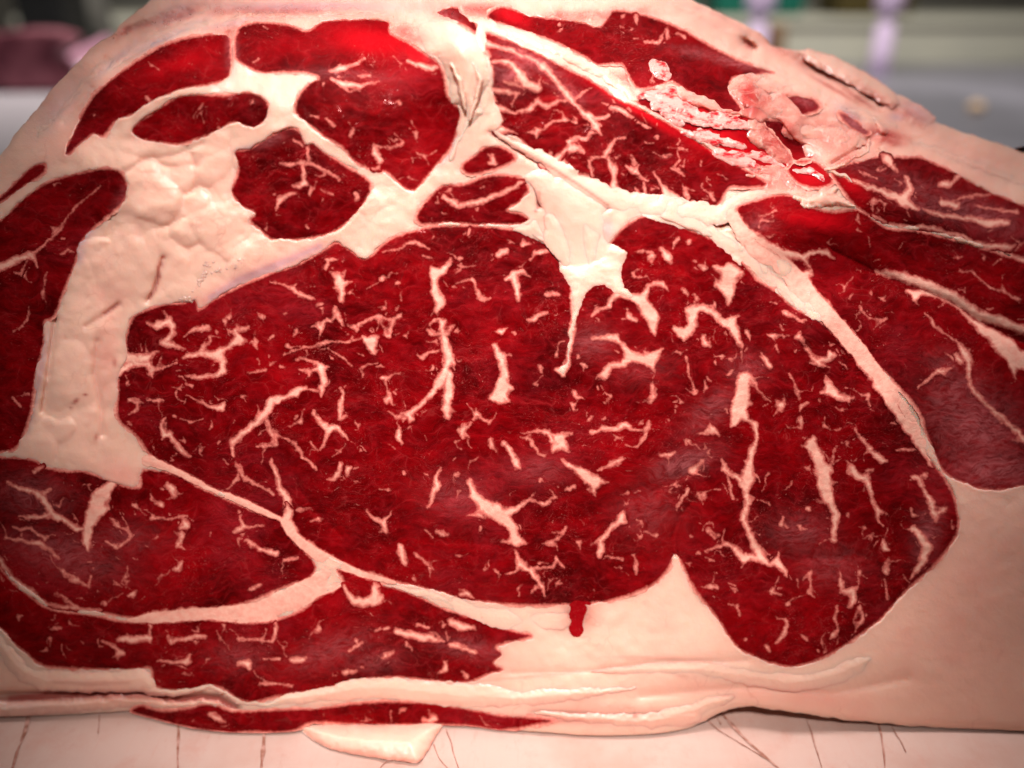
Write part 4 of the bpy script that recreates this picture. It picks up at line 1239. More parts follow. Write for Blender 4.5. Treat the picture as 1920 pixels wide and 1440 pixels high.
def board_material():
    m, nt, p = new_mat('white_cutting_board')
    g = G(nt)
    tc = g.node('ShaderNodeTexCoord').outputs['Object']
    col = g.mix(g.ramp(g.noise(tc, 40.0, 4.0), 0.4, 0.75), (0.50, 0.34, 0.285), (0.45, 0.27, 0.215))
    scr = g.noise(g.mapping(tc, (1.0, 0.06, 1.0), 0.12), 900.0, 2.0)
    col = g.mix(g.math('MULTIPLY', g.ramp(scr, 0.60, 0.75), 0.28), col, (0.50, 0.27, 0.22))
    sm = g.ramp(g.noise(tc, 70.0, 6.0, 0.7), 0.48, 0.72)
    col = g.mix(g.math('MULTIPLY', sm, 0.42), col, (0.46, 0.21, 0.16))
    sm2 = g.ramp(g.noise(g.mapping(tc, (1.0, 0.35, 1.0), 0.1), 260.0, 4.0, 0.7), 0.58, 0.75)
    col = g.mix(g.math('MULTIPLY', sm2, 0.30), col, (0.40, 0.17, 0.12))
    g.put(p.inputs['Base Color'], col)
    p.inputs['Roughness'].default_value = 0.55
    p.inputs['Specular IOR Level'].default_value = 0.3
    p.inputs['Subsurface Weight'].default_value = 0.15
    p.inputs['Subsurface Radius'].default_value = (0.002, 0.0015, 0.0012)
    p.inputs['Subsurface Scale'].default_value = 1.0
    g.put(p.inputs['Normal'], g.bump(g.math('ADD', scr, g.noise(tc, 1500.0, 2.0)), 0.25, 0.0002))
    return m


def steel_material():
    m, nt, p = new_mat('counter_steel')
    g = G(nt)
    tc = g.node('ShaderNodeTexCoord').outputs['Object']
    f = g.noise(g.mapping(tc, (1.0, 0.4, 1.0), 0.3), 5.0, 4.0)
    col = g.mix(g.ramp(f, 0.35, 0.7), (0.20, 0.19, 0.22), (0.36, 0.34, 0.40))
    g.put(p.inputs['Base Color'], col)
    p.inputs['Metallic'].default_value = 0.35
    p.inputs['Roughness'].default_value = 0.42
    return m


counter = link('counter', box_mesh('counter', -3.5, 3.5, -0.6, 3.4, -0.06, -0.012, 0.004), None, steel_material())
tag(counter, kind='structure')
board = link('cutting_board', box_mesh('cutting_board', -0.30, 0.30, 0.02, 0.42, -0.0118, 0.0, 0.003, 3), None, board_material())
tag(board, 'white plastic cutting board scored with brown knife cuts under the roast', 'cutting board')


def board_strip(name, stroke, parent, mat, lift=0.00025):
    """flat narrow strip on the board following a traced knife cut"""
    P = catmull([(s[0], s[1], s[2]) for s in stroke], False, 6)
    V = []
    tn = np.gradient(P[:, :2], axis=0)
    tn /= np.linalg.norm(tn, axis=1)[:, None] + 1e-9
    n = np.stack([-tn[:, 1], tn[:, 0]], 1)
    jit = 0.85 * (1 + 0.5 * vnoise(P[:, 0], P[:, 1], 9, 5) + 0.3 * vnoise(P[:, 0], P[:, 1], 4, 6))
    P[:, 0] += 1.6 * vnoise(P[:, 0], P[:, 1], 16, 9)
    rows = []
    for s in (-0.5, 0.0, 0.5):
        q = P[:, :2] + n * (P[:, 2] * jit * s)[:, None]
        a, dy, dz = ray(q[:, 0], q[:, 1])
        t = (HC - lift) / (-dz)
        z = np.full(len(q), lift + (0.00012 if s == 0 else 0))
        rows.append(np.stack([a * t, dy * t, z], 1))
    V = np.concatenate(rows)
    m = len(P)
    Fc = []
    for r0 in (0, 1):
        for i in range(m - 1):
            Fc.append((r0 * m + i, r0 * m + i + 1, (r0 + 1) * m + i + 1, (r0 + 1) * m + i))
    return link(name, mesh_np(name, V, Fc), parent, mat)


CUTS = [[(57, 1338, 7), (46, 1372, 7), (34, 1405, 5), (20, 1450, 5)], [(334, 1352, 5), (334, 1385, 5), (333, 1450, 4)], [(495, 1366, 7), (494, 1400, 8), (490, 1452, 5)],
    [(186, 1340, 2), (184, 1375, 2)], [(1350, 1334, 6), (1372, 1358, 6), (1405, 1392, 5), (1452, 1434, 4), (1475, 1455, 3)], [(1328, 1350, 4), (1350, 1370, 2), (1400, 1400, 2), (1450, 1432, 2)],
    [(1512, 1345, 2.5), (1522, 1375, 2.5), (1540, 1440, 2)], [(1648, 1356, 4), (1655, 1390, 4), (1660, 1450, 2.5)], [(836, 1366, 2), (848, 1400, 2.5), (862, 1450, 2)], [(812, 1395, 2), (826, 1425, 2), (850, 1452, 1.5)],
    [(1672, 1362, 2), (1700, 1410, 2)], [(705, 1448, 2), (730, 1426, 3), (770, 1430, 2)], [(1345, 1345, 2), (1352, 1358, 4)]]
for c in CUTS:
    board_strip('knife_cut', c, board, M_CREV)

# ------------------------------------------------------------------ the roast
root = bpy.data.objects.new('beef_rib_roast', None)
COL.objects.link(root)
root.location = (0, 0, 0)
tag(root, 'large raw beef rib roast with marbled red cut face and pale fat on the board', 'beef roast')

OUT = catmull(OUTLINE, True, 3)
OUTF = Field(FX0, FY0, FX1, FY1, 4)
OUTF.v = poly_sdf(OUTF.X, OUTF.Y, OUT)


def body_f(x, y):
    return OUTF(x, y) + 1.6 * vnoise(x, y, 17, 2) + 0.7 * vnoise(x, y, 7, 4)


px, py, f, Fq = contour_grid(body_f, FX0, FY0, FX1, FY1, 2)
keep = (UNION(px, py) > -24)[Fq].any(1)
Fq = Fq[keep]
used = np.unique(Fq)
rm = np.full(len(px), -1)
rm[used] = np.arange(len(used))
px, py, f, Fq = px[used], py[used], f[used], rm[Fq]
r = fat_r(px, py)
# the rim at the board and the silhouette rolls away from the viewer
d_in = np.maximum(-OUTF(px, py), 0)
r = r + 0.0012 * np.exp(-d_in / 5.0)
V = place(px, py, r)
V[:, 2] = np.maximum(V[:, 2], 0.0006)
fat_attr = dict(pink=PINK(px, py) + 0.75 * np.exp(-np.maximum(UNION(px, py) - 1, 0) / 5.0), memb=MEMB(px, py), stain=STAIN(px, py), wetf=WETF(px, py))
me = mesh_np('fat_body', V, Fq, uvof(px, py), fat_attr)
fat_body = link('fat_body', me, root, M_FAT)

# rear of the roast: swept back from the outline, closed on the board
OP = OUT[::2]
ox = OP[:, 0].copy(); oy = OP[:, 1].copy()
cx, cy = 960, 700
nx = cx - ox; ny = cy - oy
nl = np.hypot(nx, ny)
ox2 = ox + nx / nl * 7; oy2 = oy + ny / nl * 7
P0 = place(ox2, oy2, fat_r(ox2, oy2) + 0.0012)
P0[:, 2] = np.maximum(P0[:, 2], 0.0008)
rows = [P0]
for s, drop, shrink in ((0.015, 0.006, 1.0), (0.04, 0.016, 0.98), (0.08, 0.034, 0.95), (0.11, 0.058, 0.9), (0.13, 0.095, 0.8)):
    Q = P0.copy()
    hd = Q[:, :2] / np.linalg.norm(Q[:, :2], axis=1)[:, None]
    Q[:, :2] += hd * s
    fr = np.clip(Q[:, 2] / 0.10, 0, 1)
    Q[:, 2] = np.maximum(Q[:, 2] - drop * fr, 0.0008)
    Q[:, 0] *= shrink
    rows.append(Q)
cen = rows[-1].mean(0); cen[2] = 0.02
V = np.concatenate(rows + [cen[None]])
n = len(P0)
Fc = []
for k in range(len(rows) - 1):
    for i in range(n):
        j = (i + 1) % n
        Fc.append((k * n + i, k * n + j, (k + 1) * n + j, (k + 1) * n + i))
last = (len(rows) - 1) * n
for i in range(n):
    Fc.append((last + i, last + (i + 1) % n, len(V) - 1, len(V) - 1))
uvr = np.stack([V[:, 0] * 9 + 0.3, V[:, 1] * 9], 1)
me = bpy.data.meshes.new('rear_fat_cover')
me.from_pydata([tuple(v) for v in V], [], [tuple(dict.fromkeys(q)) for q in Fc])
me.update()
me.polygons.foreach_set('use_smooth', np.full(len(me.polygons), True))
l = me.uv_layers.new(name='face')
li = np.zeros(len(me.loops), np.int32)
me.loops.foreach_get('vertex_index', li)
l.data.foreach_set('uv', uvr[li].astype(np.float32).ravel())
link('rear_fat_cover', me, root, M_FAT)

# ---- muscles
MUS = {}
for k in MUSCLES:
    rag = STYLE[k][2]

    def mf(x, y, k=k, rag=rag):
        return SDF[k](x, y) - 2.5 + 2.4 * vnoise(x, y, 15, 5) + 1.5 * vnoise(x, y, 6.5, 8) - 1.5
    P = np.array(MUSCLES[k])
    x0, y0 = P.min(0) - 12
    x1, y1 = P.max(0) + 12
    px, py, f, Fq = contour_grid(mf, max(x0, -110), y0, min(x1, 2030), y1, 2)
    r = muscle_r(k, px, py)
    V = place(px, py, r)
    V[:, 2] = np.maximum(V[:, 2], 0.0008)
    me = mesh_np('muscle', V, Fq, uvof(px, py), dict(halo=HALO(px, py), film=FILM(px, py), wet=WET(px, py), depth=np.clip(6.0 + 0.9 * (SDF[k](px, py) - 1.0), 0, 7.5)))
    MUS[k] = link('muscle', me, root, M_LEAN)
MUS['eye']['label'] = 'large oval eye of the rib with heavy marbling'


# ---- raised pieces traced as tapered strokes
def stroke_piece(name, strokes, base_fun, parent, mat, rise=0.12, width=3.0, rag=1.0, step=2.0, sink=0.05, polys=None, attrs_fun=None, seed=0, grow=0.0, fillet=3.0):
    pts = [p for s in strokes for p in s]
    if polys is not None:
        PP = catmull(polys, True, 4)
        pts = pts + [(q[0], q[1], 4) for q in PP]
    pad = 8
    x0 = min(p[0] - p[2] / 2 for p in pts) - pad; x1 = max(p[0] + p[2] / 2 for p in pts) + pad
    y0 = min(p[1] - p[2] / 2 for p in pts) - pad; y1 = max(p[1] + p[2] / 2 for p in pts) + pad
    x0, x1 = max(x0, -110), min(x1, 2030)

    def ff(x, y):
        wx = x + 2.2 * rag * vnoise(x, y, 13, 31 + seed) + 1.1 * rag * vnoise(x, y, 6, 37 + seed)
        wy = y + 2.2 * rag * vnoise(x, y, 13, 41 + seed) + 1.1 * rag * vnoise(x, y, 6, 47 + seed)
        d = seg_smin(wx, wy, strokes, fillet) if strokes else np.full(x.shape, 1e9)
        if polys is not None:
            d = np.minimum(d, poly_sdf(wx, wy, PP))
        return d - grow + 0.7 * rag * vnoise(x, y, 4.2, 17 + seed)
    res = contour_grid(ff, x0, y0, x1, y1, step)
    if res is None:
        return None
    px, py, f, Fq = res
    prof = rise * (1 - np.exp(f / width)) - sink
    r = base_fun(px, py) - prof / 1000.0
    V = place(px, py, r)
    V[:, 2] = np.maximum(V[:, 2], 0.0009)
    if attrs_fun is None:
        at = dict(depth=np.maximum(-f - 0.5, 0) + (np.clip(1.6 * (UNION(px, py) + 3.0), 0, 9) if name == 'fat_seam' else 0.0), halo=HALO(px, py), film=FILM(px, py), wet=WET(px, py))
    else:
        at = attrs_fun(px, py)
        if 'pink' in at:
            at['pink'] = at['pink'] + 0.9 * np.exp(f / 2.5)
    me = mesh_np(name, V, Fq, uvof(px, py), at)
    return link(name, me, parent, mat)


def owner(fl):
    pts = [p for s in fl for p in s]
    votes = {}
    for k in SDF:
        v = sum(max(0.0, 3 - float(SDF[k](p[0], p[1]))) for p in pts)
        votes[k] = v
    b = max(votes, key=votes.get)
    return b if votes[b] > 0 else None


def stroke_area(fl):
    a = 0
    for s in fl:
        if len(s) == 1:
            a += s[0][2] ** 2
        for p, q in zip(s[:-1], s[1:]):
            a += math.hypot(q[0] - p[0], q[1] - p[1]) * (p[2] + q[2]) / 2
    return a


FL.sort(key=stroke_area, reverse=True)
for i, fl in enumerate(FL):
    k = owner(fl)
    fl = [[(p[0], p[1], max(p[2], 1.6)) for p in s] for s in fl]
    if k is None:
        k = 'eye'
    # hair-thin runners that leave the fleck
    rg = np.random.default_rng(300 + i)
    runners = []
    for s_ in fl:
        for (x, y, w_) in s_:
            if rg.random() < 0.22:
                a_ = rg.uniform(0, 6.28)
                w0 = min(w_ * 0.5, 3.0)
                q = [(x, y, w0)]
                for m_ in range(int(rg.integers(2, 5))):
                    st = rg.uniform(5, 11)
                    a_ += rg.normal(0, 0.45)
                    x += st * math.cos(a_); y += st * math.sin(a_)
                    if float(SDF[k](x, y)) > -10:
                        break
                    w0 = max(w0 * 0.62, 0.7)
                    q.append((x, y, w0))
                runners.append(q)
    stroke_piece('fat_fleck', fl + runners, lambda x, y, k=k: muscle_r(k, x, y), MUS[k], M_LEAN, rise=0.05, width=6.0, sink=-0.014, rag=1.2, seed=i % 11, grow=4.0)


# ---- fine marbling, too small and too many to count
def fine_marbling(k, density, seed):
    rg = np.random.default_rng(seed)
    P = np.array(MUSCLES[k], float)
    x0, y0 = np.maximum(P.min(0), (-60, -40))
    x1, y1 = np.minimum(P.max(0), (1980, 1440))
    fld = Field(math.floor(x0 / 2) * 2, math.floor(y0 / 2) * 2, x1, y1, 2)
    fld.v[:] = 50.0
    n = int((x1 - x0) * (y1 - y0) / density)
    for q in range(n):
        x, y = rg.uniform(x0, x1), rg.uniform(y0, y1)
        if float(SDF[k](x, y)) > -7:
            continue
        patch = float(fbm(np.array([x]), np.array([y]), 120, 77, 2)[0])
        if rg.random() > 0.16 + 0.8 * patch + 0.45 * float(HALO(x, y)):
            continue
        ang = rg.uniform(0, 6.28)
        w0 = rg.uniform(1.2, 3.6)
        st = rg.uniform(3, 7)
        strokes = []
        for br in range(int(rg.integers(1, 4))):
            a_ = ang + br * 2.1 + rg.normal(0, 0.3)
            cx, cy, w1 = x, y, w0
            pts = [(cx, cy, w1)]
            for m_ in range(int(rg.integers(1, 5))):
                a_ += rg.normal(0, 0.5)
                cx += st * math.cos(a_); cy += st * math.sin(a_)
                w1 = max(0.6, w1 * 0.75)
                pts.append((cx, cy, w1))
            strokes.append(pts)
        ax = [p[0] for s_ in strokes for p in s_]; ay = [p[1] for s_ in strokes for p in s_]
        i0, i1 = max(0, int((min(ax) - 8 - fld.x0) // 2)), min(len(fld.xs), int((max(ax) + 8 - fld.x0) // 2) + 1)
        j0, j1 = max(0, int((min(ay) - 8 - fld.y0) // 2)), min(len(fld.ys), int((max(ay) + 8 - fld.y0) // 2) + 1)
        if i1 <= i0 or j1 <= j0:
            continue
        sl = (slice(j0, j1), slice(i0, i1))
        fld.v[sl] = np.minimum(fld.v[sl], seg_smin(fld.X[sl], fld.Y[sl], strokes, 1.5) - 4.0)
    res = contour_grid(lambda x, y: fld(x, y), x0, y0, x1, y1, 2)
    if res is None:
        return
    px, py, f, Fq = res
    ok = (SDF[k](px, py) < -5)[Fq].all(1)
    Fq = Fq[ok]
    if not len(Fq):
        return
    used = np.unique(Fq)
    rm = np.full(len(px), -1)
    rm[used] = np.arange(len(used))
    px, py, f, Fq = px[used], py[used], f[used], rm[Fq]
    r = muscle_r(k, px, py) - (0.006 + 0.012 * (1 - np.exp(f / 5.0))) / 1000
    V = place(px, py, r)
    V[:, 2] = np.maximum(V[:, 2], 0.0009)
    me = mesh_np('fine_marbling', V, Fq, uvof(px, py), dict(depth=-f - 0.9, halo=HALO(px, py), film=FILM(px, py), wet=WET(px, py)))
    o = link('fine_marbling', me, MUS[k], M_LEAN)
    o['kind'] = 'stuff'


DENS = {'eye': 1150, 'lower_left': 1300, 'bottom': 1300, 'marbled_upper': 600, 'right_side': 1100, 'right_upper': 700, 'round': 900, 'upper_middle': 1500,
        'left_edge': 1600, 'oval': 1800, 'upper_left': 2200, 'top_ridge': 700, 'small_top': 700, 'bottom_lip': 1200}
for i, (k, dn) in enumerate(DENS.items()):
    fine_marbling(k, dn, 100 + i)


# ---- seams of fat between the muscles
def fattr(px, py):
    return dict(pink=PINK(px, py) * 0.8, memb=MEMB(px, py) * 0.7, stain=STAIN(px, py) * 0.8, wetf=WETF(px, py) * 0.9)


def base_only(x, y):
    r = BASEF(x, y) - 0.00020 * fbm(x, y, 40, 3, 2)
    for k in ('eye', 'bottom', 'lower_left', 'marbled_upper', 'right_side', 'round'):
        s = SDF[k](x, y)
        if (s < 0).any():
            m = muscle_r(k, x, y)
            r = r + (np.minimum(r, m) - r) * smooth(8.0, -8.0, s)
    return r


def seam(strokes, rise=0.7, width=7, rag=0.9, sink=0.25, name='fat_seam', polys=None, base=base_only, mat=None, seed=0, fillet=3.0):
    return stroke_piece(name, strokes, base, root, mat or M_SEAM, rise=rise, width=width, rag=rag, sink=sink, polys=polys, attrs_fun=fattr, seed=seed, fillet=fillet)


# pale column at the top between the muscles
seam([], 2.6, 26, 0.8, 0.3, 'fat_column', polys=[(778, 50), (796, 36), (842, 36), (880, 54), (904, 78), (918, 112), (924, 150), (908, 188), (916, 215), (884, 245),
     (866, 270), (852, 304), (838, 302), (846, 272), (864, 236), (866, 208), (842, 192), (838, 150), (824, 116), (800, 100), (786, 76)])
seam([[(845, 120, 6), (862, 150, 14), (868, 185, 12), (872, 205, 6)]], 2.2, 10, 0.6, -1.4, 'fat_ridge')
seam([[(888, 120, 6), (900, 150, 12), (892, 190, 10), (880, 225, 6)]], 2.2, 10, 0.6, -1.4, 'fat_ridge')
# rim in front of the top ridge
seam([[(866, 18, 14), (885, 30, 22), (935, 55, 18), (981, 68, 20), (1043, 92, 22), (1100, 121, 24), (1128, 136, 26), (1165, 162, 22), (1190, 184, 18)], [(905, 40, 20), (900, 70, 24), (908, 95, 14)]], 1.6, 8, 1.3, 0.3)
# white seam under the marbled upper muscle
seam([[(922, 246, 6), (965, 270, 14), (1030, 304, 28), (1075, 335, 38), (1125, 364, 44), (1185, 382, 40), (1245, 386, 40), (1275, 384, 24)]], 0.28, 10, 1.2, -0.02)
seam([[(1262, 398, 30), (1300, 400, 44), (1345, 404, 36), (1367, 385, 26), (1395, 368, 20), (1440, 360, 16)], [(1345, 402, 30), (1362, 412, 12)]], 0.35, 10, 1.7, 0.0)
seam([[(1205, 400, 10), (1255, 408, 22), (1300, 420, 26), (1340, 440, 24), (1385, 475, 28), (1430, 515, 26), (1480, 556, 26), (1535, 592, 22)]], 0.18, 8, 1.5, -0.03)
stroke_piece('fat_seam', [[(1372, 398, 16), (1392, 430, 30), (1425, 465, 40), (1465, 490, 30), (1490, 520, 34), (1520, 555, 34), (1555, 592, 30), (1590, 635, 30), (1625, 682, 30), (1662, 732, 30), (1697, 785, 26), (1722, 828, 18), (1748, 870, 8)],
      [(1450, 470, 24), (1500, 480, 14), (1545, 472, 16), (1565, 482, 6)], [(1505, 482, 12), (1520, 500, 6), (1522, 512, 4)], [(1505, 535, 30), (1516, 512, 14)]], base_only, root, M_LEAN, rise=0.16, width=6.0, sink=-0.06, rag=1.5, grow=3.5)
# wedge of fat pushed down between the two halves of the eye
seam([], 0.55, 14, 1.1, 0.0, 'fat_wedge', polys=[(985, 330), (1010, 318), (1060, 335), (1110, 365), (1138, 392), (1136, 430), (1142, 452), (1175, 470), (1168, 500), (1164, 512), (1172, 540),
     (1190, 556), (1176, 560), (1150, 548), (1142, 540), (1120, 534), (1104, 545), (1092, 568), (1082, 600), (1074, 640), (1068, 680), (1057, 703), (1046, 694), (1062, 676), (1064, 640), (1070, 600), (1072, 566),
     (1066, 538), (1050, 504), (1040, 468), (1008, 449), (962, 430), (985, 420), (1010, 412), (1025, 440), (1030, 420), (1018, 400), (1010, 380), (1000, 355)])
seam([[(1030, 408, 20), (1042, 440, 50), (1056, 470, 40), (1062, 490, 20)]], 0.5, 18, 0.8, -0.3, 'fat_lobe')
stroke_piece('fat_fleck', [[(1080, 545, 26), (1078, 570, 20), (1075, 600, 13), (1070, 650, 10), (1064, 682, 8)], [(1064, 682, 8), (1054, 700, 16), (1044, 692, 8)]], lambda x, y: muscle_r('eye', x, y), MUS['eye'], M_LEAN, rise=0.08, width=6.0, sink=-0.02, rag=1.2, grow=4.0)
seam([[(1092, 415, 20), (1104, 445, 44), (1108, 480, 40), (1104, 505, 20)]], 0.5, 18, 0.8, -0.3, 'fat_lobe')
# seam round the lower left of the eye
stroke_piece('fat_fleck', [T(C2, trip([262,20,10, 285,80,22, 300,150,24, 335,210,42, 342,250,48]))], lambda x, y: muscle_r('eye', x, y), MUS['eye'], M_LEAN, rise=0.08, width=6.0, sink=-0.02, rag=1.2, grow=4.0)
stroke_piece('fat_seam', [T(C2, trip([338,235,20, 342,260,40, 335,320,44, 380,380,54, 440,430,54, 500,470,54, 560,500,42, 640,535,36, 740,560,26, 830,580,12]))], base_only, root, M_LEAN, rise=0.16, width=6.0, sink=-0.06, rag=1.5, grow=3.5)
stroke_piece('fat_seam', [[(275, 862, 14), (312, 874, 10), (361, 898, 6), (400, 920, 6), (453, 938, 9), (490, 955, 9), (530, 976, 8)]], base_only, root, M_LEAN, rise=0.16, width=6.0, sink=-0.06, rag=1.5, grow=3.5)
# thick seam between lower left muscle and bottom muscle
stroke_piece('fat_seam', [T(C1, trip([596,766,14, 680,747,48, 780,742,58, 870,732,58, 1000,737,60, 1100,737,78, 1220,717,96])) + T(C2, trip([120,745,68, 200,720,80, 280,692,88, 350,670,88, 410,637,106, 460,602,76, 500,560,38, 525,520,24])),
      T(C2, trip([480,620,40, 540,625,24, 590,600,8]))], base_only, root, M_LEAN, rise=0.16, width=6.0, sink=-0.06, rag=1.5, grow=3.5)
# long white blade under the eye
seam([T(C2, trip([780,600,8, 900,628,24, 1000,650,44, 1100,690,62, 1220,725,90])) + T(C3, trip([330,755,92, 480,770,90, 620,765,80]))], 0.3, 10, 0.9, 0.0)
# lips at the bottom
seam([T(C1, trip([-60,800,60, 0,880,80, 50,945,90, 110,1000,90, 200,1035,100, 350,1045,96, 500,1042,100, 640,1038,110, 690,1060,56])),
      T(C1, trip([690,1090,44, 800,1098,34, 900,1077,28, 960,1067,26, 1030,1092,26, 1080,1130,26, 1220,1152,38])) + T(C2, trip([330,1128,60, 450,1112,62, 560,1094,80, 680,1076,104, 800,1074,112, 950,1090,112, 1100,1108,112, 1220,1112,112])) + T(C3, trip([200,1105,110, 400,1122,84, 600,1108,62, 800,1090,34, 960,1075,10]))], 1.3, 16, 1.0, 0.1, 'fat_lip')
seam([T(C1, trip([-100,1180,70, 0,1172,74, 150,1162,72, 350,1150,70, 550,1132,58, 650,1128,42, 750,1152,42, 850,1152,32, 920,1137,32, 1000,1142,32, 1035,1168,14]))], 2.0, 12, 1.0, 0.2, 'fat_lip')
seam([T(C4, trip([-220,1000,8, -60,992,40, 100,985,60, 300,988,72, 500,1022,82, 700,1050,84, 880,1020,92, 1000,968,84, 1050,938,44]))], 0.9, 24, 0.8, 0.2, 'fat_lip')
seam([T(C3, trip([500,1190,20, 750,1215,50, 1000,1225,70, 1220,1200,80])) + T(C4, trip([120,1210,90, 260,1170,80, 340,1140,60, 420,1120,30]))], 1.5, 18, 1.0, 0.3, 'fat_lip')
# torn fat and wet tissue at the upper right
seam([[(1225, 120, 20), (1238, 132, 34), (1250, 145, 16)]], 2.0, 12, 1.2, 0.3, 'fat_lobe', base=lambda x, y: BASEF(x, y), mat=M_WET)
seam([[(1376, 150, 14), (1400, 158, 34), (1430, 155, 30), (1455, 165, 22)], [(1385, 175, 24), (1420, 195, 40), (1450, 205, 36), (1480, 205, 20)]], 2.4, 16, 1.5, 0.4, 'fat_lobe')
seam([[(1420, 250, 26), (1450, 275, 34), (1472, 295, 30), (1480, 305, 14)], [(1415, 232, 30), (1425, 260, 40)]], 2.4, 12, 1.8, 0.4, 'fat_lobe')
seam([[(1430, 318, 14), (1460, 322, 26), (1480, 340, 24), (1490, 352, 20)], [(1400, 330, 8), (1450, 322, 14)]], 2.0, 8, 1.7, 0.4, 'fat_lobe')
seam([[(1488, 368, 12), (1515, 380, 24), (1545, 372, 40), (1575, 380, 20), (1600, 388, 8)], [(1545, 362, 24), (1565, 356, 14)]], 2.2, 8, 1.5, 0.3, 'fat_lobe')
seam([[(1480, 245, 26), (1520, 250, 40), (1570, 258, 44), (1610, 262, 26), (1625, 268, 10)], [(1520, 280, 30), (1545, 295, 20)]], 2.2, 18, 1.4, 0.4, 'fat_lobe')
seam([[(1230, 196, 20), (1262, 200, 34), (1290, 206, 30), (1310, 218, 20)], [(1200, 178, 14), (1230, 175, 26), (1262, 170, 20)], [(1250, 212, 20), (1275, 232, 16)]], 1.2, 9, 1.5, 0.2, 'torn_tissue', mat=M_WET)
seam([[(1290, 212, 14), (1325, 220, 20), (1355, 214, 14)], [(1330, 225, 12), (1380, 228, 20), (1412, 240, 14)], [(1280, 250, 10), (1310, 258, 18), (1345, 266, 14)], [(1345, 288, 20), (1390, 300, 30), (1420, 312, 14)]], 1.2, 9, 1.5, 0.2, 'torn_tissue', mat=M_WET)
seam([[(1640, 215, 4), (1646, 230, 14), (1655, 245, 20)], [(1632, 262, 6), (1628, 282, 8), (1600, 298, 8), (1570, 312, 10), (1552, 318, 14)]], 4.0, 8, 1.2, 0.4, 'fat_flap')
seam([[(1550, 318, 16), (1585, 330, 14), (1600, 345, 8)]], 2.0, 6, 1.0, 0.3, 'fat_flap')
seam([[(1515, 104, 20), (1560, 122, 34), (1610, 148, 36), (1650, 172, 34), (1672, 190, 26)]], 5.0, 16, 1.0, 0.5, 'fat_roll')
for st_ in ([(1196, 180, 10), (1240, 186, 18), (1285, 196, 22), (1310, 214, 12)], [(1262, 216, 8), (1300, 228, 14), (1350, 232, 20), (1395, 232, 14), (1430, 246, 8)],
            [(1310, 246, 8), (1352, 262, 14), (1392, 276, 12)], [(1380, 296, 10), (1412, 290, 16), (1446, 300, 14), (1476, 316, 10)], [(1270, 176, 6), (1292, 184, 12), (1310, 196, 6)], [(1490, 318, 6), (1520, 322, 14), (1545, 338, 8)]):
    seam([st_], 0.9, 9, 1.4, 0.1, 'torn_tissue', mat=M_WET)
# ridges of the fat cover seen along the top
for st_ in ([(100, 225, 10), (140, 175, 18), (185, 128, 22), (225, 105, 12)], [(178, 158, 8), (225, 112, 22), (290, 72, 26), (350, 48, 20), (400, 40, 10)],
            [(232, 60, 8), (275, 38, 22), (330, 24, 30), (385, 14, 20)], [(420, 40, 10), (480, 26, 20), (560, 30, 18), (620, 20, 22), (700, 22, 16), (740, 28, 10)],
            [(60, 268, 8), (85, 240, 16), (110, 205, 10)]):
    seam([st_], 1.6, 12, 1.6, 0.5, 'fat_ridge', base=lambda x, y: fat_r(x, y), mat=M_FAT)
for st_ in ([(1265, 8, 14), (1330, 34, 26), (1385, 62, 24), (1425, 84, 14)], [(1330, 66, 8), (1400, 105, 14), (1470, 140, 16), (1540, 175, 14), (1600, 205, 8)], [(1690, 196, 12), (1722, 210, 26), (1742, 224, 18)],
            [(1700, 262, 8), (1760, 282, 20), (1840, 312, 20), (1920, 345, 16)], [(1560, 200, 10), (1620, 214, 20), (1680, 236, 14)]):
    seam([st_], 1.8, 12, 1.4, 0.5, 'fat_ridge', base=lambda x, y: fat_r(x, y), mat=M_FAT)
# white beads at the rim of the big fat block
rg = np.random.default_rng(5)
spots = [(352 + rg.normal(0, 10), 561 + rg.normal(0, 3)) for _ in range(16)] + [(368 + 26 * t + rg.normal(0, 4), 548 - 62 * t + rg.normal(0, 6)) for t in rg.random(30)] \
    + [(398 + 70 * t + rg.normal(0, 4), 514 - 30 * t + rg.normal(0, 3)) for t in rg.random(16)]
o = seam([[(x, y, rg.uniform(3.0, 6.0))] for (x, y) in spots], 0.40, 2.0, 0.5, 0.02, 'fat_crumbs', fillet=0.4, base=lambda x, y: np.minimum(fat_r(x, y), base_only(x, y)))
o['kind'] = 'stuff'

# run of meat juice below the eye
stroke_piece('juice_drip', [[(1087, 1128, 50), (1087, 1140, 42), (1085, 1160, 36), (1083, 1178, 34)]], lambda x, y: BASEF(x, y), root, M_LEAN, rise=0.35, width=9, rag=0.35, sink=0.06,
             attrs_fun=lambda a, b: dict(depth=0 * a, halo=0 * a, film=0 * a, wet=0.35 + 0 * a))

# trimmed flap of fat lying on the board in front
FP = catmull([(560, 1362), (589, 1352), (650, 1356), (720, 1358), (800, 1352), (832, 1356), (824, 1372), (810, 1394), (796, 1418), (781, 1431), (752, 1427), (722, 1424), (680, 1418), (620, 1404), (580, 1384)], True, 4)


def flap_f(x, y):
    return poly_sdf(x, y, FP) + 1.2 * vnoise(x, y, 9, 3)


px, py, f, Fq = contour_grid(flap_f, 540, 1330, 850, 1445, 3)
a, dy, dz = ray(px, py)
z = 0.0004 + 0.0040 * (1 - np.exp(f / 22.0)) + 0.0006 * vnoise(px, py, 40, 3)
z = np.where(f > -0.5, 0.0003, z)
t = (HC - z) / (-dz)
V = np.stack([a * t, dy * t, z], 1)
trim = link('fat_trimming', mesh_np('fat_trimming', V, Fq, uvof(px, py), dict(pink=0.5 * np.exp(f / 30), stain=0.0 * f, memb=0.0 * f)), None, M_FAT)
tag(trim, 'flat pale scrap of trimmed fat on the board before the roast', 'fat scrap')


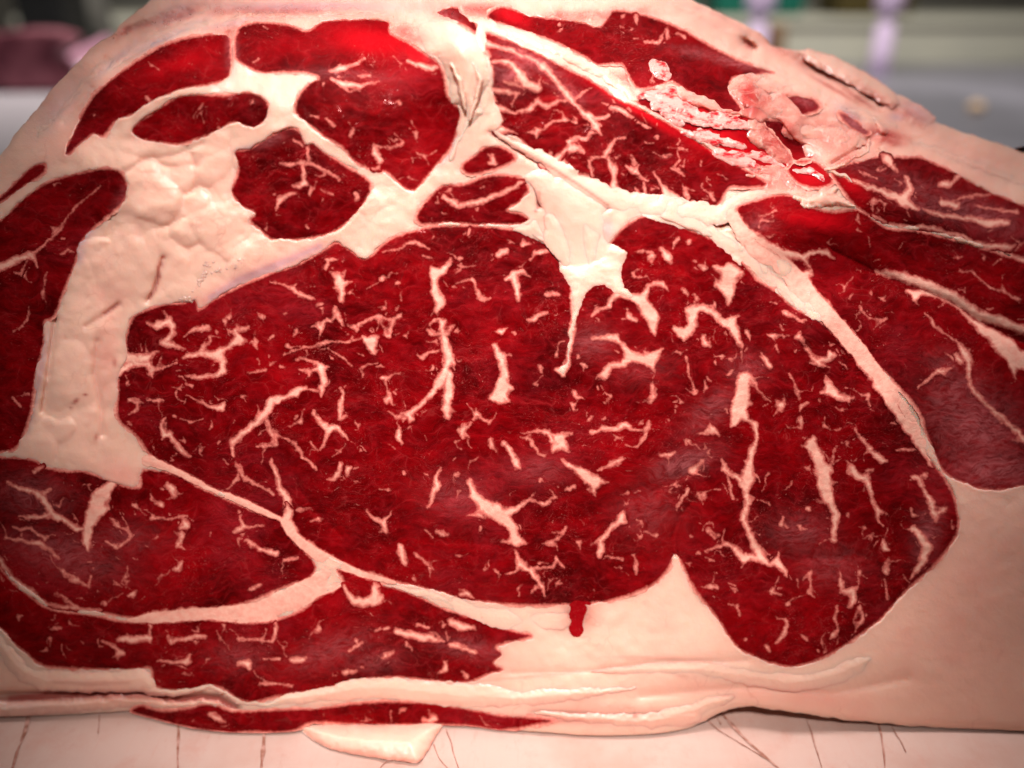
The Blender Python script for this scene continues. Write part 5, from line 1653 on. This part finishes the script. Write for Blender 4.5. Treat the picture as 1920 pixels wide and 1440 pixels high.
# ------------------------------------------------------------------ background, far out of focus
def at(px_, py_, z):
    a, dy, dz = ray(px_, py_)
    t = (HC - z) / (-dz)
    return Vector((a * t, dy * t, z))


def at_y(px_, py_, Y):
    a, dy, dz = ray(px_, py_)
    t = Y / dy
    return Vector((a * t, Y, HC + dz * t))


WALL_Y = 3.0
wall = link('wall', box_mesh('wall', -4, 4, 3.42, 3.5, -0.3, 3.0), None, plain('painted_wall', (0.50, 0.49, 0.40), 0.8, 0.2, 0, 2.0, (0.42, 0.42, 0.36)))
tag(wall, kind='structure')


def bg_box(name, x0, x1, ytop, ybot, Y, depth, mat, parent=None, bevel=0.004):
    """box standing at distance Y between picture columns x0..x1, rows ytop..ybot"""
    p = at_y(x0, ybot, Y); q = at_y(x1, ytop, Y)
    return link(name, box_mesh(name, p.x, q.x, Y, Y + depth, p.z, q.z, bevel), parent, mat)


def empty(name, loc):
    e = bpy.data.objects.new(name, None)
    COL.objects.link(e)
    e.location = loc
    bpy.context.view_layer.update()
    return e


def adopt(child, parent):
    child.parent = parent
    child.matrix_parent_inverse = parent.matrix_world.inverted()
    return child


M_LILAC = plain('lilac_plastic', (0.80, 0.62, 0.85), 0.4, 0.4)
M_GREEN = plain('green_plastic', (0.005, 0.130, 0.088), 0.45, 0.4, 0, 20, (0.004, 0.10, 0.07))
M_BROWN = plain('brown_card', (0.26, 0.15, 0.075), 0.8, 0.2, 0, 15, (0.20, 0.11, 0.06))
M_OLIVE = plain('olive_box', (0.085, 0.062, 0.018), 0.7, 0.2, 0, 10, (0.06, 0.045, 0.014))
M_CREAM = plain('cream_board', (0.56, 0.54, 0.44), 0.6, 0.3, 0, 4, (0.48, 0.47, 0.40))
M_DARK = plain('black_machine', (0.010, 0.010, 0.010), 0.5, 0.3)
M_GREY = plain('grey_post', (0.17, 0.16, 0.14), 0.6, 0.3)
M_BACKMEAT = plain('pink_meat', (0.42, 0.13, 0.17), 0.5, 0.4, 0, 28, (0.15, 0.025, 0.045))
M_TRAY = plain('white_tray', (0.62, 0.55, 0.60), 0.5, 0.4)

# far shelf that carries the boxes
zc = -0.012
Ys = 2.3
shelf_top = at_y(1600, 30, Ys).z
Ys0 = Ys
sh = empty('back_shelf', (0, Ys, zc))
bx0, bx1 = -1.2, 2.4
adopt(link('shelf_board', box_mesh('shelf_board', bx0, bx1, Ys - 0.08, Ys + 0.4, shelf_top - 0.02, shelf_top, 0.003), None, M_CREAM), sh)
adopt(link('back_panel', box_mesh('back_panel', bx0, bx1, Ys - 0.07, Ys - 0.04, zc, shelf_top - 0.021, 0.002), None, M_CREAM), sh)
for xx in (bx0, bx1 - 0.03):
    adopt(link('side_panel', box_mesh('side_panel', xx, xx + 0.03, Ys - 0.039, Ys + 0.335, zc, shelf_top - 0.021, 0.002), None, M_CREAM), sh)
tag(sh, 'blurred cream shelf unit across the background behind the roast', 'shelf')


def crate(name, x0, x1, top, mat, label, cat):
    p = at_y(x0, 30, Ys)
    q = at_y(x1, 30, Ys)
    e = empty(name, ((p.x + q.x) / 2, Ys + 0.08, shelf_top))
    z1 = at_y(x0, top, Ys).z
    zz = shelf_top
    adopt(link('crate_body', box_mesh('crate_body', p.x, q.x, Ys - 0.02, Ys + 0.16, zz, z1, 0.012, 3), None, mat), e)
    adopt(link('crate_rim', box_mesh('crate_rim', p.x - 0.008, q.x + 0.008, Ys - 0.028, Ys + 0.168, z1 - 0.02, z1 + 0.002, 0.004), None, mat), e)
    tag(e, label, cat)
    return e


crate('green_crate', 1338, 1502, -70, M_GREEN, 'dark green plastic crate blurred behind the top of the roast', 'crate')
crate('green_crate', 1150, 1303, -60, M_GREEN, 'smaller green crate mostly hidden behind the roast, left of the other', 'crate')
crate('olive_box', 1566, 1706, -60, M_OLIVE, 'olive brown box on the shelf, out of focus at upper right', 'box')


def lathe(name, prof, cx, cy, mat, parent=None, seg=24):
    V, Fc = [], []
    for (rr, z) in prof:
        for i in range(seg):
            a = 2 * math.pi * i / seg
            V.append((cx + rr * math.cos(a), cy + rr * math.sin(a), z))
    for k in range(len(prof) - 1):
        for i in range(seg):
            j = (i + 1) % seg
            Fc.append((k * seg + i, k * seg + j, (k + 1) * seg + j, (k + 1) * seg + i))
    me = bpy.data.meshes.new(name)
    me.from_pydata(V, [], Fc)
    me.polygons.foreach_set('use_smooth', np.full(len(Fc), True))
    return link(name, me, parent, mat)


def lilac_stand(xpx, Y, w0, label, ztop_px, zbase):
    """waisted pale stand: cap, neck, foot"""
    c = at_y(xpx, 20, Y)
    u = Y / (CP + (700 / FPX) * SP) / FPX     # metres per picture pixel there
    e = empty('bottle', (c.x, Y, zbase))
    zt = at_y(xpx, ztop_px, Y).z
    z20 = at_y(xpx, 18, Y).z; z26 = at_y(xpx, 26, Y).z; z42 = at_y(xpx, 42, Y).z; z52 = at_y(xpx, 54, Y).z
    adopt(lathe('cap', [(0.0, zt), (w0 * u * .8, zt), (w0 * u, zt - 0.01), (w0 * u, z20 + 0.004), (w0 * u * .85, z20), (w0 * u * .45, z20 - 0.002)], c.x, Y, M_LILAC), e)
    adopt(lathe('neck', [(w0 * u * .45, z20 - 0.001), (w0 * u * .42, z26), (w0 * u * .42, z42 + 0.002), (w0 * u * .6, z42)], c.x, Y, M_LILAC), e)
    adopt(lathe('bottle_body', [(w0 * u * .55, z42 + 0.001), (w0 * u * .72, z52), (w0 * u * .74, (z52 + zbase) / 2), (w0 * u * .74, zbase + 0.002), (0.0, zbase + 0.001)], c.x, Y, M_LILAC), e)
    tag(e, label, 'bottle')
    return e


lilac_stand(1425, 1.9, 28, 'pale lilac white bottle in front of the green crate', -60, zc)
lilac_stand(1666, 1.95, 26, 'dim lilac bottle in front of the olive box at upper right', -60, zc)
cb = bg_box('brown_carton', 1447, 1477, 46, 92, 2.12, 0.08, M_BROWN)
cb.location.z += 0
tag(cb, 'small tan carton beside the lilac bottle behind the roast', 'carton')
# set the carton on the counter by extending it down
me = cb.data
zmin = min(v.co.z for v in me.vertices)
for v in me.vertices:
    if v.co.z < zmin + 0.02:
        v.co.z += zc + 0.0005 - zmin

# crumb on the counter
c = at(1828, 212, zc)
import bmesh
bm = bmesh.new()
bmesh.ops.create_icosphere(bm, subdivisions=3, radius=0.012)
for v in bm.verts:
    v.co *= 1 + 0.15 * math.sin(v.co.x * 500) * math.cos(v.co.y * 430)
    v.co.z *= 0.7
me = bpy.data.meshes.new('fat_crumb')
bm.to_mesh(me); bm.free()
me.polygons.foreach_set('use_smooth', np.full(len(me.polygons), True))
cr = link('fat_crumb', me, None, plain('crumb_fat', (0.62, 0.42, 0.26), 0.5))
cr.location = (c.x, c.y, c.z + 0.0085)
tag(cr, 'lone tan scrap on the grey steel counter at right', 'scrap')

# white tray at the left with another piece of meat
zt = 0.055
tr = empty('meat_tray', (-0.5, 0.9, zc))
pts = [at(-420, 175, zt), at(-60, 168, zt), at(70, 158, zt), at(205, 80, zt), at(300, 78, zt), at(330, 330, zt), at(-420, 330, zt)]
V = [tuple(p) for p in pts] + [(p.x, p.y, zt - 0.012) for p in pts]
nP = len(pts)
Fc = [tuple(range(nP)), tuple(range(2 * nP - 1, nP - 1, -1))] + [(i, i + nP, (i + 1) % nP + nP, (i + 1) % nP) for i in range(nP)]
me = bpy.data.meshes.new('tray_plate')
me.from_pydata(V, [], [tuple(reversed(q)) for q in Fc])
adopt(link('tray_plate', me, None, M_TRAY), tr)
# raised lilac-pink rim on the far edge
for (pa, pb, mat_, nm) in ((at(-100, 178, zt), at(66, 164, zt), 'lilac', 'tray_rim'), (at(66, 164, zt), at(206, 84, zt), 'pink', 'tray_rim')):
    d = pb - pa
    L = d.length
    mm = plain('rim_' + mat_, (0.58, 0.46, 0.62) if mat_ == 'lilac' else (0.66, 0.30, 0.42), 0.5)
    o = link(nm, box_mesh(nm, 0, L, -0.008, 0.008, 0.0005, 0.016, 0.004), None, mm)
    o.location = pa
    o.rotation_euler = (0, 0, math.atan2(d.y, d.x))
    bpy.context.view_layer.update()
    adopt(o, tr)
foot = link('tray_foot', box_mesh('tray_foot', -0.62, -0.28, 0.55, 0.85, zc + 0.0005, zt - 0.0125, 0.004), None, M_TRAY)
adopt(foot, tr)
tag(tr, 'white tray with pink and lilac rim blurred at left behind the roast', 'tray')

# meat piece standing on the tray
Yb = at(60, 176, zt).y
u = Yb / (CP + (540 / FPX) * SP) / FPX
bm = bmesh.new()
bmesh.ops.create_cube(bm, size=2.0)
bmesh.ops.bevel(bm, geom=bm.edges[:], offset=0.35, segments=3, profile=0.6, affect='EDGES')
bmesh.ops.subdivide_edges(bm, edges=bm.edges[:], cuts=2, use_grid_fill=True)
xc = at_y(-60, 120, Yb).x
ztop = at_y(0, 62, Yb).z
for v in bm.verts:
    n_ = 1 + 0.10 * math.sin(v.co.x * 3.1 + 1) * math.cos(v.co.z * 3.7) + 0.06 * math.sin(v.co.x * 9 + v.co.z * 7)
    v.co = Vector((xc + v.co.x * 165 * u * n_, Yb + 0.03 + v.co.y * 0.02, zt + 0.001 + (v.co.z + 1) / 2 * (ztop - zt) * (0.92 + 0.12 * math.sin(v.co.x * 2.2))))
for v in bm.verts:
    v.co.z = max(v.co.z, zt + 0.001)
me = bpy.data.meshes.new('meat_piece')
bm.to_mesh(me); bm.free()
me.polygons.foreach_set('use_smooth', np.full(len(me.polygons), True))
mp = link('meat_piece', me, None, M_BACKMEAT)
tag(mp, 'purplish pink piece of meat blurred on the tray at the left edge', 'meat')

# dark machine and post far behind at the left
Ym = 1.8
e = empty('black_scale', (at_y(70, 50, Ym).x, Ym + 0.1, zc))
p = at_y(34, 58, Ym); q = at_y(100, -60, Ym)
adopt(link('scale_body', box_mesh('scale_body', p.x, q.x, Ym, Ym + 0.12, zc + 0.0005, q.z, 0.01), None, M_DARK), e)
adopt(link('scale_plate', box_mesh('scale_plate', p.x - 0.02, q.x + 0.02, Ym - 0.02, Ym + 0.14, q.z + 0.0005, q.z + 0.02, 0.004), None, M_DARK), e)
tag(e, 'black upright appliance out of focus at the upper left corner', 'appliance')
e = empty('grey_post', (at_y(135, 50, Ym).x, Ym + 0.25, zc))
p = at_y(103, 58, Ym + 0.2); q = at_y(168, -60, Ym + 0.2)
adopt(link('post_shaft', box_mesh('post_shaft', p.x, q.x, Ym + 0.2, Ym + 0.27, zc + 0.0005, q.z, 0.006), None, M_GREY), e)
adopt(link('post_base', box_mesh('post_base', p.x - 0.02, q.x + 0.02, Ym + 0.17, Ym + 0.3, zc + 0.0003, zc + 0.02, 0.004), None, M_GREY), e)
tag(e, 'grey post beside the black appliance at upper left, blurred', 'post')
print('FLECKS', len(FL), 'TRIS', sum(len(o.data.polygons) * 2 for o in bpy.data.objects if o.type == 'MESH'))
